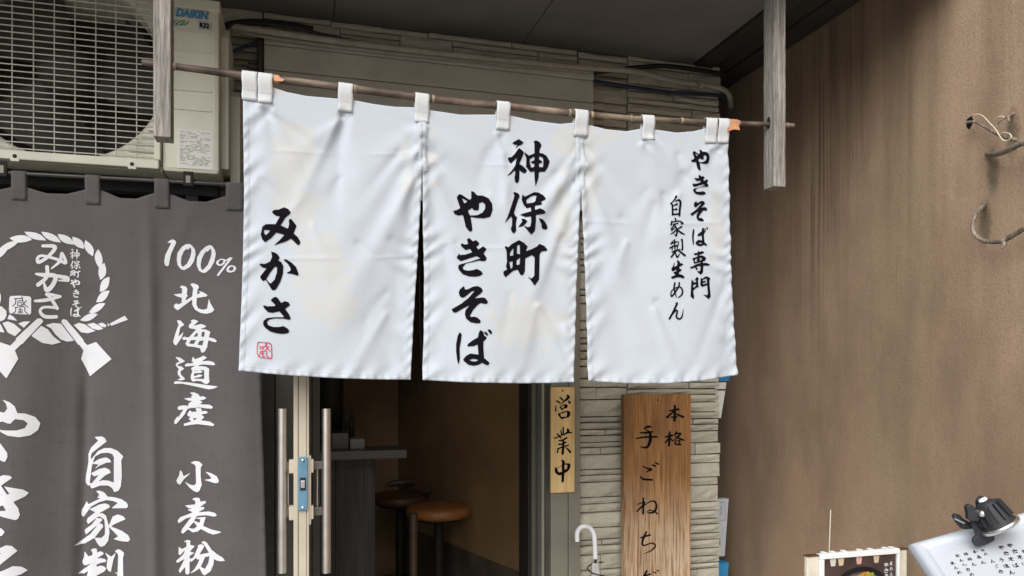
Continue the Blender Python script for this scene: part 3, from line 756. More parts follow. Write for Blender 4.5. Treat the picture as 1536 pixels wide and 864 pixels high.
# open door leaf, seen edge-on
DL = thing('door_leaf', 'open aluminium door seen edge-on with a long bar handle on each face', 'door', (.02, 2.7, .12))
lx0, lx1 = float(at(441, 560, 2.0)[0]), float(at(463, 560, 2.0)[0])
DY = 2.0
MB().box(lx0, lx1, DY+.004, 2.69, .13, 2.07, .003).build('leaf', M_frame, DL)
w = (lx1-lx0)
MB().box(lx0-.001, lx0+w*.28, DY-.003, DY+.02, .13, 2.07, .002).build('edge_strip', M_ivory, DL)
MB().box(lx0+w*.31, lx0+w*.86, DY-.001, DY+.02, .13, 2.07, .002).build('edge_strip', M_ivory, DL)
MB().box(lx0+w*.89, lx1+.001, DY-.003, DY+.02, .13, 2.07, .002).build('edge_strip', M_ivory, DL)
pz = lambda py, Y=2.0, px=452: float(at(px, py, Y)[2])
lk = MB().box(lx0+w*.28, lx0+w*.92, DY-.008, DY-.002, pz(765), pz(685), .0015).build('lock_plate', M_blue, DL)
MB().box(lx0+w*.46, lx0+w*.74, DY-.014, DY-.0085, pz(731), pz(720), .001).build('latch', M_steel, lk)
MB().box(lx0+w*.40, lx0+w*.80, DY-.0095, DY-.0085, pz(735), pz(716)).build('keyhole', M_black, lk)
for zz in (690, 761): MB().lathe((lx0+w*.6, DY-.0085, pz(zz)), [(0, .0018), (.0035, .0015), (.004, 0)], 10, (0, -1, 0)).build('screw', M_steel, lk)
for zt, zb in ((684, 770),):
    MB().box(lx1-.004, lx1+.006, DY+.0, DY+.03, pz(788), pz(684), .002).build('edge_trim', M_ivory, DL)
for s, pxc in ((-1, 423.5), (1, 489.5)):
    Yh = 2.02; hx = float(at(pxc, 560, Yh)[0])
    h = MB().tube([(hx, Yh, pz(859, Yh, pxc)), (hx, Yh, pz(613, Yh, pxc))], .0115 if s > 0 else .0105, 24).build('bar_handle', M_steel, DL)
    for py in (700, 770):
        xa = lx0 if s < 0 else lx1
        MB().box(min(xa, hx), max(xa, hx), Yh-.004, Yh+.018, pz(py+6), pz(py-6), .001).build('bracket', M_gunm, h)
        MB().box(min(xa, xa+s*.012), max(xa, xa+s*.012), DY+.002, DY+.035, pz(py+10), pz(py-10), .002).build('bracket_foot', M_ivory, h)
    MB().tube([((hx+(lx0 if s < 0 else lx1))/2+s*.0, Yh+.01, pz(768)), ((hx+(lx0 if s < 0 else lx1))/2, Yh+.01, pz(702))], .0022, 8).build('tie_rod', M_steel, h)

# ------------------------------------------------------------------ room behind the doorway
for nm, bx_, m in (('interior_floor', (-1.8, 1.6, 2.905, 5.6, -.03, .095), M_infloor), ('interior_ceiling', (-1.8, 1.6, 2.90, 5.6, 2.5, 2.6), M_indark),
                   ('interior_left_wall', (-1.9, -1.8, 2.90, 5.6, 0, 2.6), M_inwall), ('interior_back_wall', (-1.8, .9, 4.60, 4.70, .1, 2.5), M_inwall)):
    o = MB().box(*bx_).build(nm, m); o['kind'] = 'structure'
A = np.array((1.09, 2.90)); dd = np.array((-.276, .961)); nn_ = np.array((.961, .276))
def slab(s0, s1, z0, z1, off, th):
    p = A+dd*s0+nn_*off
    return MB().obox((p[0], p[1], z0), (*(dd*(s1-s0)), 0), (*(nn_*th), 0), (0, 0, z1-z0))
o = slab(-.1, 2.3, .1, 2.5, 0, .1).build('interior_right_wall', M_inwall); o['kind'] = 'structure'
o = slab(-.1, 1.75, .1, .61, -.012, .011).build('interior_skirting', M_indark); o['kind'] = 'structure'
o = MB().box(1.20, 1.6, 2.9, 3.3, 0, 2.5).build('interior_return', M_inwall); o['kind'] = 'structure'

CT = thing('serving_counter', 'charcoal wooden counter just inside the doorway', 'counter', (-.3, 3.5, .1))
zc = float(at(560, 675, 3.3)[2]); zc2 = float(at(560, 688, 3.3)[2])
xr = float(at(610, 680, 3.3)[0]); xp = float(at(563, 700, 3.34)[0])
MB().box(-1.7, xr, 3.28, 3.50, zc2, zc, .006).build('counter_top', M_ctop, CT)
n = 8; xs = [-1.0+(xp+1.0)*i/n for i in range(n+1)]
for a, b in zip(xs[:-1], xs[1:]): MB().box(a+.001, b-.001, 3.34, 3.36, .1, zc2-.001, .001).build('front_plank', M_counter, CT)
MB().box(xp-.03, xp, 3.361, 3.49, .1, zc2-.001).build('end_board', M_counter, CT)
def onc(px0, px1, py0, Y, y2, name, label, cat, m, py1=None):
    a = at(px0, py0, Y); b = at(px1, py0, Y)
    return tag(MB().box(a[0], b[0], Y, y2, zc, a[2], .004).build(name, m), label, cat)
onc(497, 523, 650, 3.36, 3.48, 'counter_box', 'dark grey box standing on the counter by the door', 'box', M_ctop)
onc(525, 547, 659, 3.36, 3.46, 'counter_box', 'small light grey box at the end of the counter', 'box', simple('light_grey_card', (.32, .32, .29, 1), .6, 0, .1, 20, 0))
a = at(496, 600, 3.5); t = thing('soup_pot', 'black lidded dispenser behind the bar handle on the counter', 'dispenser', (a[0], 3.5, zc))
rr = .062
MB().lathe((a[0], 3.60, zc), [(0, 0), (rr, 0), (rr, .30), (rr*.97, .32), (0, .321)], 24).build('body', M_black, t)
MB().lathe((a[0], 3.60, zc+.322), [(rr*1.08, 0), (rr*1.1, .01), (rr*.8, .022), (.012, .03), (.01, .05), (0, .052)], 24).build('lid', M_ctop, t)
for i, (px, h) in enumerate(((516, .15), (527, .17))):
    q = at(px, 640, 3.55); MBt = MB().lathe((q[0], 3.55, zc), [(0, 0), (.014, 0), (.014, h*.65), (.006, h*.8), (.006, h), (0, h)], 14).build('condiment_bottle', M_acf)
    tag(MBt, ['slim dark bottle beside the dispenser on the counter', 'taller slim dark bottle behind the light grey box'][i], 'bottle')

def stool(px, py, Y, rad, label, h2=.045, sm=None):
    c = at(px, py, Y); t = thing('bar_stool', label, 'stool', (c[0], Y, .1), 'stools along the counter')
    z = c[2]
    MB().lathe((c[0], Y, z-h2), [(0, -.004), (rad*.9, -.004), (rad*.97, .004), (rad, h2*.35), (rad*.985, h2*.75), (rad*.93, h2), (rad*.6, h2+.004), (0, h2+.004)], 40).build('seat', sm or M_orange, t)
    MB().lathe((c[0], Y, z-h2-.02), [(0, 0), (rad*.7, 0), (rad*.85, .015), (0, .016)], 30).build('seat_pan', M_black, t)
    MB().tube([(c[0], Y, .12), (c[0], Y, z-h2-.018)], .024, 16).build('post', M_black, t)
    MB().lathe((c[0], Y, .1), [(0, 0), (.19, 0), (.19, .008), (.05, .022), (0, .022)], 32).build('base', M_chrome, t)
    ring = [(c[0]+.12*math.cos(a), Y+.12*math.sin(a), .36) for a in np.linspace(0, 2*math.pi, 33)]
    MB().tube(ring, .008, 8, False).build('foot_ring', M_chrome, t)
    return t, c
stool(658, 759, 3.65, .158, 'round tan stool nearest the open door')
t, c = stool(600, 741, 4.25, .165, 'dark brown stool farther in, with a low dark curved back', .045, M_darkseat)
arc = [(c[0]+.175*math.cos(a), 4.25+.175*math.sin(a), c[2]+.028+.018*math.sin((a+.9)*1.1)) for a in np.linspace(-.9, 1.9, 16)]
MB().tube(arc, [.006]+[.019]*14+[.006], 12).build('backrest', M_leg, t)
tag(MB().tube([at(620, 770, 3.4), (float(at(620, 770, 3.4)[0]), 3.4, .1)], [.02, .016], 14).build('table_leg', M_leg), 'brown round post under the nearest stool seat', 'post')
q = at(632, 556, 3.1); 
tag(MB().tube(smoothpath([at(628, 300, 3.1), at(630, 480, 3.1), at(634, 560, 3.1), at(641, 572, 3.1), at(640, 584, 3.1), at(630, 582, 3.1), at(628, 572, 3.1)]), .004, 8).build('cord_loop', M_black), 'looped black cord hanging inside the doorway', 'cord')

# ------------------------------------------------------------------ air conditioner outdoor unit
AY = 2.35
ax1 = float(at(329, 200, AY)[0]); ax0 = ax1-.785; az0 = float(at(330, 262, AY)[2]); az1 = float(at(312, 2, AY)[2])
AC = thing('air_conditioner', 'cream outdoor air conditioner unit with a round fan behind a wire grille', 'air conditioner', ((ax0+ax1)/2, 2.5, az0))
fc = at(91, 95, AY); fx, fz = float(fc[0]), float(fc[2]); FR = .262
gx1 = float(at(236, 100, AY)[0])
# casing: shell without front behind the grille
MB().box(gx1+.012, ax1, AY, 2.63, az0, az1, .012).build('casing', M_ac, AC)
MB().box(ax0, gx1+.0115, AY+.20, 2.63, az0+.001, az1-.001, .004).build('casing', M_acd, AC)
MB().box(ax0, gx1+.0115, AY+.012, AY+.199, az1-.014, az1, .003).box(ax0, gx1+.0115, AY+.012, AY+.199, az0, az0+.016, .003).box(ax0, ax0+.015, AY+.012, AY+.199, az0+.017, az1-.015).build('casing', M_ac, AC)
MB().box(gx1+.010, ax1+.003, AY-.004, 2.634, az1-.030, az1+.004, .006).build('lid', M_ac, AC)
# front plate with the round opening
pl = MB(); N = 72; vs = []; fs = []
xa, xb, za, zb = ax0, gx1+.011, az0, az1-.001
def edge(a):
    c, s = math.cos(a), math.sin(a); ts = []
    if c > 1e-6: ts.append((xb-fx)/c)
    if c < -1e-6: ts.append((xa-fx)/c)
    if s > 1e-6: ts.append((zb-fz)/s)
    if s < -1e-6: ts.append((za-fz)/s)
    k = min(t for t in ts if t > 0); return fx+k*c, fz+k*s
zmx = min(FR, zb-fz-.004)
for i in range(N):
    a = 2*math.pi*i/N; ex, ez = edge(a); rr = min(FR, math.hypot(ex-fx, ez-fz)-.004)
    cx_, cz_ = fx+rr*math.cos(a), fz+rr*math.sin(a)
    vs += [(ex, AY+.012, ez), (cx_, AY+.012, cz_), (fx+(rr-.006)*math.cos(a), AY+.02, fz+(rr-.006)*math.sin(a)), (fx+(rr-.010)*math.cos(a), AY+.10, fz+(rr-.010)*math.sin(a))]
for i in range(N):
    k = 4*i; q = 4*((i+1) % N)
    for j in range(3): fs.append((k+j, q+j, q+j+1, k+j+1))
pl.add(vs, fs, False); pl.build('front_plate', M_ac, AC)
# louvre slots right of the fan (seen through the grille)
for i in range(20):
    z = az0+.05+i*.0205
    dx = math.sqrt(max(0, FR**2-(z-fz)**2)); x0 = max(fx+dx+.012, gx1-.075)
    if x0 < gx1-.02: MB().box(x0, gx1-.008, AY+.006, AY+.013, z, z+.012, .002).build('louvre', M_ac, AC)
fan = MB().lathe((fx, AY+.06, fz), [(0, .045), (.05, .04), (.072, .02), (.075, -.05)], 28, (0, -1, 0)).build('fan', M_acf, AC)
for k in range(3):
    vs = []; fs = []; nb = 8
    for i in range(nb+1):
        r = .07+(.235-.07)*i/nb
        for j in range(7):
            u = j/6; a = k*2.094+.25*i/nb+(u-.5)*1.35
            vs.append((fx+r*math.cos(a), AY+.09+.05*(u-.5)-.02*math.sin(u*3.14), fz+r*math.sin(a)))
    for i in range(nb):
        for j in range(6): q = i*7+j; fs.append((q, q+1, q+8, q+7))
    MB().add(vs, fs, True).build('blade', M_acf, fan)
# grille: outer frame and single wires
zb0 = float(at(120, 231, AY)[2])
fr = MB(); gy = AY-.012
fr.box(ax0, gx1+.006, gy-.004, AY+.011, zb0-.030, zb0-.006, .003); fr.box(gx1-.006, gx1+.010, gy-.004, AY+.011, zb0-.005, az1-.002, .003)
fr.box(ax0, ax0+.012, gy-.004, AY+.011, zb0-.005, az1-.002, .003)
fr.build('grille_frame', M_ac, AC)
proto = None
z = zb0
def inst(me, name, mat, parent, loc):
    o = bpy.data.objects.new(name, me); SC.collection.objects.link(o); o.parent = parent; o.location = loc; return o
mw = MB().tube([(0, 0, 0), (gx1-ax0-.006, 0, 0)], .0018, 6); tmp = mw.build('grille_wire', M_acw); wm = tmp.data; bpy.data.objects.remove(tmp)
L = wloc(AC); i = 0
while z < az1-.01:
    inst(wm, 'grille_wire', M_acw, AC, (ax0+.003-L.x, gy-L.y, z-L.z)); z += .0172; i += 1
mw = MB().tube([(0, 0, 0), (0, 0, az1-zb0)], .0016, 6); tmp = mw.build('grille_wire', M_acw); wm2 = tmp.data; bpy.data.objects.remove(tmp)
for px in (20, 52, 83, 114, 145, 175, 206): inst(wm2, 'grille_wire', M_acw, AC, (float(at(px, 100, AY)[0])-L.x, gy+.003-L.y, zb0-.004-L.z))
for px in (-12, -44): inst(wm2, 'grille_wire', M_acw, AC, (float(at(px, 100, AY)[0])-L.x, gy+.003-L.y, zb0-.004-L.z))
for px, py in ((22, 234), (198, 246)):
    q = at(px, py, AY-.016)
    b = MB().lathe((q[0], AY-.0165, q[2]), [(0, .003), (.004, .003), (.0055, 0)], 12, (0, -1, 0)).build('screw', M_acf, AC)
    MB().box(q[0]-.011, q[0]+.011, AY-.0163, AY-.011, q[2]-.014, q[2]+.008, .002).build('screw_tab', M_ac, AC)
# right part: pressed ridges, badge, label
for py in (46, 74, 104, 133, 162):
    q = at(262, py, AY); q2 = at(318, py, AY)
    MB().box(gx1+.03, q2[0], AY-.0035, AY+.003, q[2]-.0035, q[2]+.003, .002).build('pressed_ridge', M_ac, AC)
a = at(256, 12, AY-.002); b = at(312, 27, AY-.002)
bd = MB().box(gx1+.035, b[0], AY-.004, AY+.002, b[2]-.004, a[2]+.004, .001).build('badge', M_badge, AC)
def text(body, x, y, z, size, mat, parent, shear=0, bold=.0, sx=1.0, name='lettering'):
    cu = bpy.data.curves.new(name, 'FONT'); cu.body = body; cu.size = size; cu.shear = shear; cu.offset = bold; cu.extrude = .0003
    o = bpy.data.objects.new(name, cu); SC.collection.objects.link(o)
    dg = bpy.context.evaluated_depsgraph_get(); me = bpy.data.meshes.new_from_object(o.evaluated_get(dg)); bpy.data.objects.remove(o)
    Lp = wloc(parent)
    for v in me.vertices: v.co = Vector((x+v.co.x*sx-Lp.x, y-v.co.z-Lp.y, z+v.co.y-Lp.z))
    me.materials.clear(); me.materials.append(mat); me.name = name
    return link(name, me, mat, parent)
q = at(263.5, 23.5, AY-.005); text('DAIKIN', q[0], AY-.005, q[2], .031, M_logo, bd, .25, .0012, .80)
q = at(299, 41, AY-.004)
rb = MB().box(q[0]-.004, q[0]+.033, AY-.0015, AY+.001, q[2]-.005, q[2]+.020).build('refrigerant_label', M_badge, AC)
text('R32', q[0], AY-.0025, q[2]+.001, .019, M_ink, rb, 0, .0008, .85)
gl = MB()
for (xa_, ya_, xb_, yb_, w_) in ((254, 36, 266, 30, .003), (258, 37, 262, 31, .003), (263, 36, 269, 33, .003), (270, 37, 277, 33, .003), (268, 32, 278, 31, .0025), (278, 37, 283, 32, .003), (255, 38, 280, 37, .0022)):
    gl.tube([at(xa_, ya_, AY-.001), at(xb_, yb_, AY-.001)], w_*.55, 6)
gl.build('green_logo', M_green, AC)
a = at(266, 192, AY-.003); b = at(319, 255, AY-.003)
lb = MB().box(a[0], b[0], AY-.0015, AY+.001, b[2], a[2]).build('rating_label', M_label, AC)
lp = MB(); rs2 = random.Random(5)
w_, h_ = b[0]-a[0], a[2]-b[2]
for r in range(26):
    z = a[2]-h_*(.05+.9*r/26); x = a[0]+w_*.07
    if r in (13,): lp.box(x, b[0]-w_*.07, AY-.0021, AY-.0016, z, z+.0008); continue
    while x < b[0]-w_*.14:
        l_ = rs2.uniform(.003, .02); l_ = min(l_, b[0]-w_*.06-x)
        if rs2.random() < .72: lp.box(x, x+l_, AY-.0021, AY-.0016, z, z+h_*.014)
        x += l_+rs2.uniform(.002, .008)
lp.build('label_print', M_lprint, lb)
# side valve cover
cvz1 = float(at(335, 45, 2.42)[2])
MB().prism([(2.40, az0+.03), (2.40, cvz1-.03), (2.42, cvz1), (2.60, cvz1), (2.60, az0+.03)], (ax1+.0005, 0, 0), (0, 1, 0), (0, 0, 1), (.020, 0, 0)).build('valve_cover', M_ac, AC)
MB().prism([(2.47, az0+.0), (2.47, float(at(352, 150, 2.5)[2])), (2.49, float(at(352, 140, 2.5)[2])), (2.61, float(at(352, 140, 2.5)[2])), (2.61, az0)], (ax1+.0208, 0, 0), (0, 1, 0), (0, 0, 1), (.027, 0, 0)).build('pipe_cover', M_ac, AC)
BR = thing('wall_bracket', 'black steel bracket carrying the air conditioner', 'bracket', (-.5, 2.6, az0-.05))
MB().box(ax0+.05, ax1-.01, 2.44, 2.48, az0-.045, az0-.004, .003).build('rail', M_bkpaint, BR)
MB().box(ax0+.05, ax1-.01, 2.56, 2.60, az0-.045, az0-.004, .003).build('rail', M_bkpaint, BR)
for x in (ax0+.12, ax1-.10): MB().box(x, x+.035, 2.43, 2.73, az0-.085, az0-.047, .003).build('arm', M_bkpaint, BR)
for x in (ax0+.12, ax1-.10): MB().box(x, x+.035, 2.69, 2.73, az0-.40, az0-.087, .003).build('arm', M_bkpaint, BR)
tag(MB().box(ax1-.035, ax1+.045, 2.50, 2.68, az0-.16, az0-.006, .006).build('junction_box', M_frame_d), 'grey box tucked under the right end of the air conditioner', 'box')

# ------------------------------------------------------------------ pipes and cables under the eaves
def pipe(name, pts, r, mat, label, cat, n=8, grp=None, parent=None):
    P = smoothpath([p if len(p) == 3 and not isinstance(p, tuple) else at(*p) for p in pts], n)
    o = MB().tube(P, r, 10).build(name, mat, parent)
    return tag(o, label, cat, grp) if parent is None else o
cd = pipe('conduit', [(300, 33, 2.60), (420, 50, 2.60), (540, 66, 2.60), (700, 84, 2.60), (860, 100, 2.60), (950, 107, 2.62), (1010, 121, 2.66), (1060, 128, 2.68), (1086, 135, 2.68), (1095, 147, 2.70), (1096, 160, 2.80)], .0105, M_conduit, 'thick grey conduit running under the eaves and round the wall corner', 'conduit')
for px, py in ((528, 64), (742, 89), (968, 111), (1053, 127)):
    q = at(px, py, 2.64 if px > 900 else 2.60); q0 = at(px-4, py-.5, 2.64 if px > 900 else 2.60)
    MB().tube([q0, q], .0128, 12).build('coupling', M_conduit, cd)
pipe('thin_conduit', [(345, 44, 2.63), (420, 58, 2.63), (560, 76, 2.63), (720, 92, 2.63), (884, 108, 2.63)], .007, M_conduit, 'thin grey conduit just above the shutter box', 'conduit')
pipe('black_cable', [(330, 36, 2.62), (420, 38, 2.60), (520, 60, 2.60), (640, 78, 2.61), (780, 92, 2.61), (880, 101, 2.61), (930, 103, 2.66)], .006, M_cable, 'black cable drooping along the top of the shutter box', 'cable')
pipe('black_cable', [(884, 110, 2.68), (930, 104, 2.67), (990, 99, 2.66), (1040, 104, 2.67), (1086, 112, 2.68)], .009, M_cable, 'thick black cable arching over the stone to the wall corner', 'cable')
pipe('black_cable', [(326, 50, 2.55), (336, 41, 2.58), (352, 35, 2.60), (380, 33, 2.62), (420, 36, 2.62), (470, 44, 2.62)], .010, M_cable, 'thick black cable curling out from behind the air conditioner', 'cable')
pipe('blue_cable', [(884, 120.5, 2.68), (930, 128, 2.69), (990, 137, 2.695), (1040, 141, 2.695), (1086, 144, 2.69), (1089, 150, 2.74)], .0075, M_bluec, 'navy cable crossing the stone right of the shutter box', 'cable')
pipe('blue_cable', [(344, 80, 2.66), (370, 69, 2.67), (397, 60, 2.68)], .006, M_bluec, 'navy cable crossing the dark stone beside the air conditioner', 'cable')
tag(MB().tube([at(391, 45, 2.68), at(391, 122, 2.68)], .012, 12).build('down_pipe', M_frame_d), 'dark upright pipe at the left end of the shutter box', 'pipe')
tag(MB().tube([at(372, 98, 2.69), at(398, 103, 2.69)], .010, 10).build('pipe_stub', M_frame_d), 'short dark pipe stub beside the shutter box', 'pipe')

# ------------------------------------------------------------------ posts and bamboo rod
def post(px0, px1, pyb, label):
    a = at(px0, pyb, 1.875); b = at(px1, pyb, 1.875)
    t = thing('hanging_post', label, 'post', (a[0], 1.9, a[2]), 'wooden posts holding the rod')
    # body with slightly uneven weathered edges
    m = MB(); nz = 46; z0 = a[2]; z1 = SZ-.004; vs = []; fs = []
    for k in range(nz+1):
        z = z0+(z1-z0)*k/nz
        for (x, y) in ((a[0], 1.875), (b[0], 1.875), (b[0], 1.925), (a[0], 1.925)):
            e = .0007; vs.append((x+e*mnoise.noise(Vector((x*50, z*40, y*50))), y+e*mnoise.noise(Vector((z*40, x*50, y*9))), z))
    for k in range(nz):
        for j in range(4): fs.append((4*k+j, 4*k+(j+1) % 4, 4*k+4+(j+1) % 4, 4*k+4+j))
    fs += [(0, 1, 2, 3), (4*nz, 4*nz+1, 4*nz+2, 4*nz+3)]
    m.add(vs, fs); o = m.build('timber', M_weather, t); md = o.modifiers.new('b', 'BEVEL'); md.width = .0016; md.segments = 2; md.limit_method = 'ANGLE'
    return t, a, b
pl_, a, b = post(229.5, 256, 204, 'weathered grey timber post in front of the air conditioner grille')
pr_, a, b = post(1161, 1178.5, 279, 'weathered grey timber post at the right end of the rod by the brown wall')
hx = a[0]-.0004
zr = float(at(1155, 184.5, 1.9)[2])
MB().prism([(1.9+.0085*math.cos(q), zr+.017*math.sin(q)) for q in np.linspace(0, 6.28, 16)[:-1]], (hx, 0, 0), (0, 1, 0), (0, 0, 1), (-.0006, 0, 0)).build('rod_hole', M_black, pr_)
RP = [(213, 93.5), (262, 99.5), (350, 111.5), (480, 127), (535, 134), (645, 148.5), (760, 159.5), (860, 170), (945, 178), (1025, 181.5), (1120, 185.5), (1190, 188.5)]
rod_t = thing('bamboo_rod', 'old brown bamboo rod carrying the white curtain between two posts', 'rod', at(700, 155, 1.9))
rpts = [at(x, y, 1.9) for x, y in RP]
rod_z = lambda px: float(np.interp(px, [p[0] for p in RP], [at(p[0], p[1], 1.9)[2] for p in RP]))
MB().tube(rpts, [.0065, .0073, .0085, .0090, .0090, .0090, .0088, .0086, .0081, .0074, .0068, .0063], 16).build('culm', M_bamboo, rod_t)
for px, r in ((262, .0095), (395, .0104), (533, .0113), (650, .0112), (855, .0112), (888, .0106), (947, .0102), (1023, .0096), (1108, .0088), (1181, .0082)):
    x = float(at(px, 150, 1.9)[0]); z = rod_z(px)
    MB().tube([(x-.004, 1.9, z), (x-.001, 1.9, z), (x, 1.9, z), (x+.003, 1.9, z)], [r*.86, r, r*.93, r*.85], 14).build('node', M_node, rod_t)
def tape(pa, pb, tail):
    xa, xb = float(at(pa, 150, 1.9)[0]), float(at(pb, 150, 1.9)[0])
    za, zb_ = rod_z(pa), rod_z(pb)
    o = MB().tube([(xa, 1.9, za), (xb, 1.9, zb_)], [.0108, .0103], 14).build('tape', M_tape, rod_t)
    T = [at(x, y, 1.889) for x, y in tail]; n = len(T)
    m = MB().add([p for p in T], [tuple(range(n))]); q = m.build('tape_tail', M_tape, o); md = q.modifiers.new('s', 'SOLIDIFY'); md.thickness = .0008
tape(410.5, 419, [(409.5, 113), (416, 114), (427, 119.5), (423, 122), (412, 121)])
tape(1093, 1105, [(1092, 181), (1110, 183), (1108, 188), (1110, 195), (1101, 194), (1091, 197)])

# ------------------------------------------------------------------ white three-panel curtain
CYP = 1.9
rk = random.Random(3)
RIDGE = []   # x0,y0,x1,y1, half-width start, half-width end, amplitude (m)
def rg(*a): RIDGE.append(a)
for (x, y) in ((398, 150), (518, 168), (632, 186), (754, 194), (870, 206), (971, 208), (1074, 216)):
    for k in range(7):
        an = R(rk.uniform(38, 142)); L_ = rk.uniform(60, 190)
        rg(x+rk.uniform(-8, 8), y+rk.uniform(0, 14), x+L_*math.cos(an), y+L_*math.sin(an), 5, rk.uniform(12, 26), rk.choice((-1, 1, 1))*rk.uniform(.0022, .0052))
for (x, y) in ((633, 255), (871, 288)):                     # tension lines from the ends of the seams
    for s in (-1, 1):
        for an, L_, a_ in ((25, 90, .004), (50, 150, -.005), (63, 240, .006), (75, 300, -.005), (38, 120, .003), (10, 70, -.004)):
            an += rk.uniform(-5, 5); rg(x+s*3, y-rk.uniform(0, 55), x+s*L_*math.cos(R(an)), y+L_*math.sin(R(an)), 5, 22, a_)
for k in range(46):                                         # slanting soft folds over the whole cloth
    x = rk.uniform(360, 1105); y = rk.uniform(220, 520); an = R(rk.choice((60, 70, 105, 115, 80, 135, 45))+rk.uniform(-8, 8)); L_ = rk.uniform(50, 170)
    rg(x, y, x+L_*math.cos(an), y+L_*math.sin(an), 6, rk.uniform(9, 24), rk.choice((-1, 1))*rk.uniform(.0012, .0042))
CREASE = [(362, 634, 227, .02), (634, 871, 372, -.01), (871, 1100, 333, .012), (362, 634, 390, -.02), (634, 871, 245, .01)]
def fold(px, py):
    px = np.asarray(px, float); py = np.asarray(py, float)
    d = .006*np.sin(px/46+py/140+.6)*np.clip((py-200)/250, 0, 1)+.004*np.sin(px/27-py/90)*np.clip((py-330)/200, 0, 1)
    for x0, y0, x1, y1, w0, w1, a in RIDGE:
        dx, dy = x1-x0, y1-y0; L2 = dx*dx+dy*dy
        t = ((px-x0)*dx+(py-y0)*dy)/L2; tc = np.clip(t, 0, 1)
        q = (px-x0-tc*dx)**2+(py-y0-tc*dy)**2; w = w0+(w1-w0)*tc
        d = d+a*np.exp(-q/(w*w))*(1-.55*tc)
    for x0, x1, yc, sl in CREASE:
        e = py-yc-sl*(px-x0)-1.5*np.sin(px/37); d = d+.0011*np.exp(-(e/2.6)**2)*((px > x0)&(px < x1))*np.clip(.6+.8*np.sin(px/23+yc), 0, 1)
    return d
TABX = [(363, 386, 110, 151), (387, 409, 113, 155), (507, 529, 128, 168), (622, 643, 143, 184), (744, 764, 156, 195), (861, 881, 169, 205), (962, 980, 175, 210), (1057, 1074, 179, 215), (1075.5, 1092, 179, 215)]
TOP = [(360, 118), (365, 119), (387, 121), (409, 131), (430, 138), (460, 144), (507, 148), (518, 149), (529, 150), (560, 156), (590, 160), (622, 161), (643, 165), (690, 172), (730, 172), (744, 172), (764, 173), (800, 181), (840, 186), (861, 184), (881, 187), (910, 194), (940, 197), (962, 193), (980, 194), (1015, 199), (1040, 197), (1057, 193), (1074, 193), (1095, 194)]
_t = np.array(TOP, float)
topy = lambda x: np.interp(x, _t[:, 0], _t[:, 1])
def curve(pts): p = np.array(pts, float); return lambda v: np.interp(v, p[:, 1], p[:, 0])
PAN = [dict(L=curve([(364, 118), (365, 200), (366, 300), (364, 400), (361, 480), (358, 557)]), R_=curve([(633, 163), (633, 258), (630, 320), (626, 400), (621, 480), (616.5, 570)]), B=[(358, 556), (420, 562), (500, 567), (560, 569), (617, 569.5)], l=(364, 358), r=(633, 616.5)),
       dict(L=curve([(634, 163), (634, 256), (634.5, 330), (637, 420), (636, 500), (634, 570)]), R_=curve([(870.5, 185), (870.5, 288), (868, 350), (865, 420), (863, 500), (860, 573)]), B=[(634, 570), (700, 573.5), (780, 575), (830, 574.5), (860, 573)], l=(634, 634), r=(870.5, 860)),
       dict(L=curve([(871.5, 186), (871.5, 288), (875, 350), (879, 430), (881, 500), (882, 572)]), R_=curve([(1092, 190), (1093, 260), (1094, 330), (1095, 390), (1099, 460), (1107, 562)]), B=[(882, 571), (940, 575), (1000, 575), (1050, 571), (1107, 562)], l=(871.5, 882), r=(1092, 1107))]
def grid_xy(P, nu, nv):
    b = np.array(P['B'], float); U, V_ = np.meshgrid(np.linspace(0, 1, nu), np.linspace(0, 1, nv))
    xt0, xt1 = P['l'][0], P['r'][0]
    X = np.zeros_like(U); Y = np.zeros_like(U)
    for it in range(3):
        if it == 0: Xc = xt0+(xt1-xt0)*U
        xb = np.interp(U, np.linspace(0, 1, 50), np.interp(np.linspace(0, 1, 50), [0, 1], [b[0, 0], b[-1, 0]]))
        yb = np.interp(xb, b[:, 0], b[:, 1]); yt = topy(np.clip(Xc, xt0, xt1)); Y = yt+(yb-yt)*V_
        Xc = P['L'](Y)*(1-U)+P['R_'](Y)*U
    return Xc, Y, U, V_
def hem(P, X, Y):
    "distance in pixels to the side and bottom edges"
    dl = X-P['L'](Y); dr = P['R_'](Y)-X; b = np.array(P['B'], float); db = np.interp(X, b[:, 0], b[:, 1])-Y
    return dl, dr, db
def pucker(P, X, Y):
    dl, dr, db = hem(P, X, Y); d = 0
    ph = 1.7*np.sin(Y/31)+1.1*np.sin(Y/17+X/40)
    for q, s in ((dl, 1), (dr, -1)):
        q = np.clip(q, 0, None)
        d = d+.0013*np.sin((Y+s*q*.9)/2.9+ph)*np.exp(-(q/9)**2)*np.clip((Y-P['y0'])/40, 0, 1)+.0024*np.sin((Y-s*q*.0+q*.75)/6.6+ph*1.3)*np.exp(-((q-10)/17)**2)*np.clip((Y-P['y0'])/40, 0, 1)
    q = np.clip(db, 0, None)
    d = d+.0014*np.sin(X/2.1+1.5*np.sin(X/23))*np.exp(-(q/6)**2)+.0024*np.sin((X-q*.6)/6.3+2*np.sin(X/41))*np.exp(-((q-5)/13)**2)
    return d
